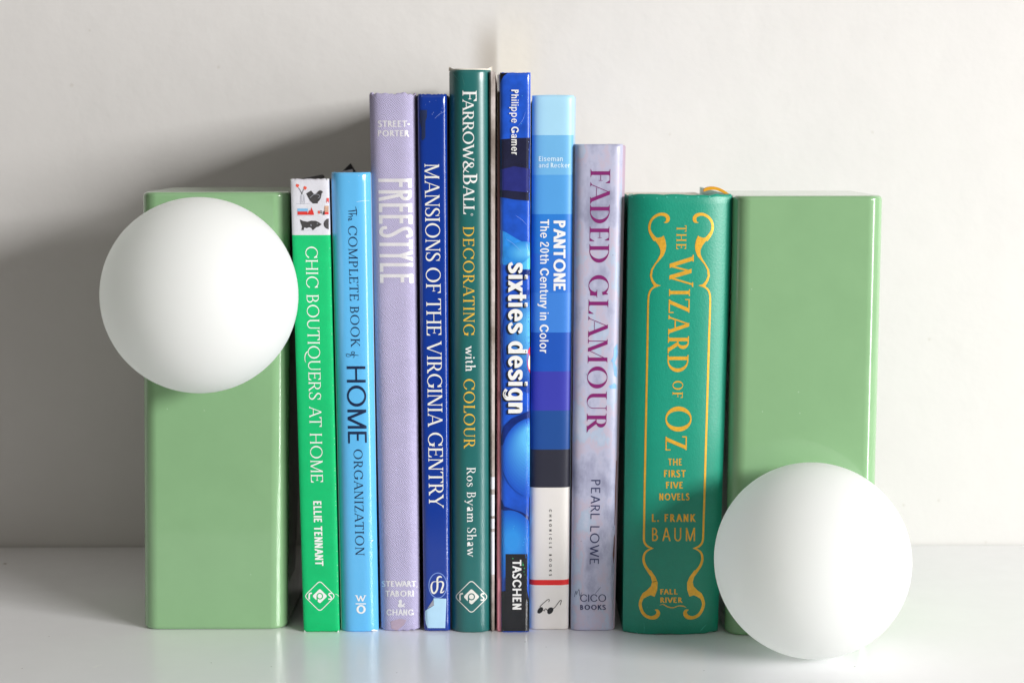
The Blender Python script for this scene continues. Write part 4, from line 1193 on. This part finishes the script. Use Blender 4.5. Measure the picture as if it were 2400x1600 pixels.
b.mark('publisher_lettering', (merge(A9('FALL', 1547.6, 1588, 1379.5, 1392, 'sansbold', .08), A9('RIVER', 1547.6, 1600, 1399, 1411.5, 'sansbold', .08),
                                     solve(stroke([(*s6(885, 1125), .5), (*s6(920, 1119), 1.6), (*s6(960, 1140), 2.2), (*s6(1010, 1148), 2), (*s6(1060, 1132), 1.8), (*s6(1105, 1135), 2.2), (*s6(1130, 1147), .6)]), 1e-3)), gold_m))
def s8(x, y, *w): return (x / 7.125 + 1500, y / 7.125 + 480) + tuple(a / 7.125 for a in w)
half_e = []
half_e += stroke([s8(*p) for p in ((398, 297, 6), (428, 292, 26), (458, 268, 56), (466, 215, 62), (425, 172, 58), (345, 158, 50), (255, 193, 44), (185, 268, 40), (156, 370, 40), (172, 455, 46), (215, 530, 60), (262, 590, 70))])
half_e.append(([s8(*p) for p in ((205, 500), (262, 545), (310, 551), (362, 536), (396, 513), (424, 590), (438, 680), (428, 760), (392, 850), (332, 920), (262, 1000), (214, 1090), (200, 1190), (225, 1262), (275, 1322), (345, 1346),
                                     (240, 1372), (218, 1330), (186, 1268), (164, 1180), (184, 1080), (240, 990), (302, 900), (336, 830), (342, 760), (312, 680), (262, 610), (190, 520))], []))
half_e += stroke([s8(345, 1348, 4), s8(270, 1362, 24), s8(200, 1400, 30), s8(158, 1470, 30), s8(140, 1568, 30), (1518.6, 735, 4.4), (1518, 780, 4.6)])
half_e += stroke([(1518, 779, 4.8), (1510.6, 1160, 4.8), (1509.2, 1254, 4.8)], smooth=False)
half_e += stroke([(*s6(x, y), w / 3.919) for x, y, w in ((741, 485, 19), (744, 540, 19), (765, 577, 19), (800, 598, 15), (830, 604, 2))])
half_e += stroke([(*s6(x, y), w / 3.919) for x, y, w in ((830, 605, 2), (785, 618, 14), (750, 650, 18), (738, 705, 22), (752, 760, 24), (785, 812, 28), (815, 850, 36))])
half_e.append(([s6(*p) for p in ((768, 800), (804, 862), (816, 912), (806, 952), (772, 986), (730, 1016), (705, 1060), (750, 1060), (772, 1046), (802, 1034), (840, 1048), (864, 985), (868, 920), (850, 870), (806, 806))], []))
half_e += stroke([(*s6(x, y), w / 3.919) for x, y, w in ((770, 1018, 50), (730, 1052, 32), (708, 1110, 28), (720, 1172, 28), (752, 1218, 28), (800, 1240, 30), (846, 1234, 38), (872, 1205, 36), (866, 1178, 26), (842, 1167, 4))])
def mirror(E):
    mx = lambda p: (2 * (1597 - .0244 * (p[1] - 500)) - p[0], p[1])
    return [([mx(p) for p in a], [[mx(p) for p in q] for q in n]) for a, n in E]
b.mark('scrollwork', (solve(half_e, 1e-3), gold_m), (solve(mirror(half_e), 1e-3), gold_m))
rubm = material('rubbed_emerald', rgb(70, 178, 156), rough=.6, grain=.15, grain_scale=900)
b.mark('edge_wear', (solve(stroke([(1509, 1458, .4), (1510, 1470, 1.2), (1509, 1483, .8)]) + stroke([(1640, 1480, .8), (1648, 1470, 2.4), (1656, 1462, .6)]) + stroke([(1488, 1478, .5), (1498, 1484, 1.4)]) + stroke([(1516, 1423, .4), (1518, 1421, 1.3)], smooth=False), 1e-3), rubm),
       (flecks([(1478 + k * 26 + rw.random() * 10, 461 + rw.random() * 4, .8) for k in range(9)], 2.0, 1.6), rubm),
       (flecks([(1470 + rw.random() * 205, 500 + rw.random() * 960, .4) for _ in range(26)], 1.2), rubm),
       (solve(stroke([(1529, 1363, .8), (1534, 1362, 1.2), (1539, 1361.5, .6)]), 1e-3), black_ink))
V, F = [], []
for i in range(15):
    k = i / 14
    p = at(1650 + 62 * k, 458 - 17 * math.sin(math.pi * min(1, .18 + k * .82)) ** .8 + 6 * k, b.Yf + .018)
    for dy in (0, .005):
        for dz in (-.0004, .0012 * (1 if 0 < i < 14 else .6)):
            V.append((p.x, p.y + dy, p.z + dz))
for i in range(14):
    for a_, c_ in ((0, 1), (1, 3), (3, 2), (2, 0)):
        F.append((i * 4 + a_, i * 4 + c_, i * 4 + 4 + c_, i * 4 + 4 + a_))
F += [(0, 2, 3, 1), (57, 59, 58, 56)]
new_obj('ribbon_bookmark', V, F, ribbon_m, b.root, smooth=False)
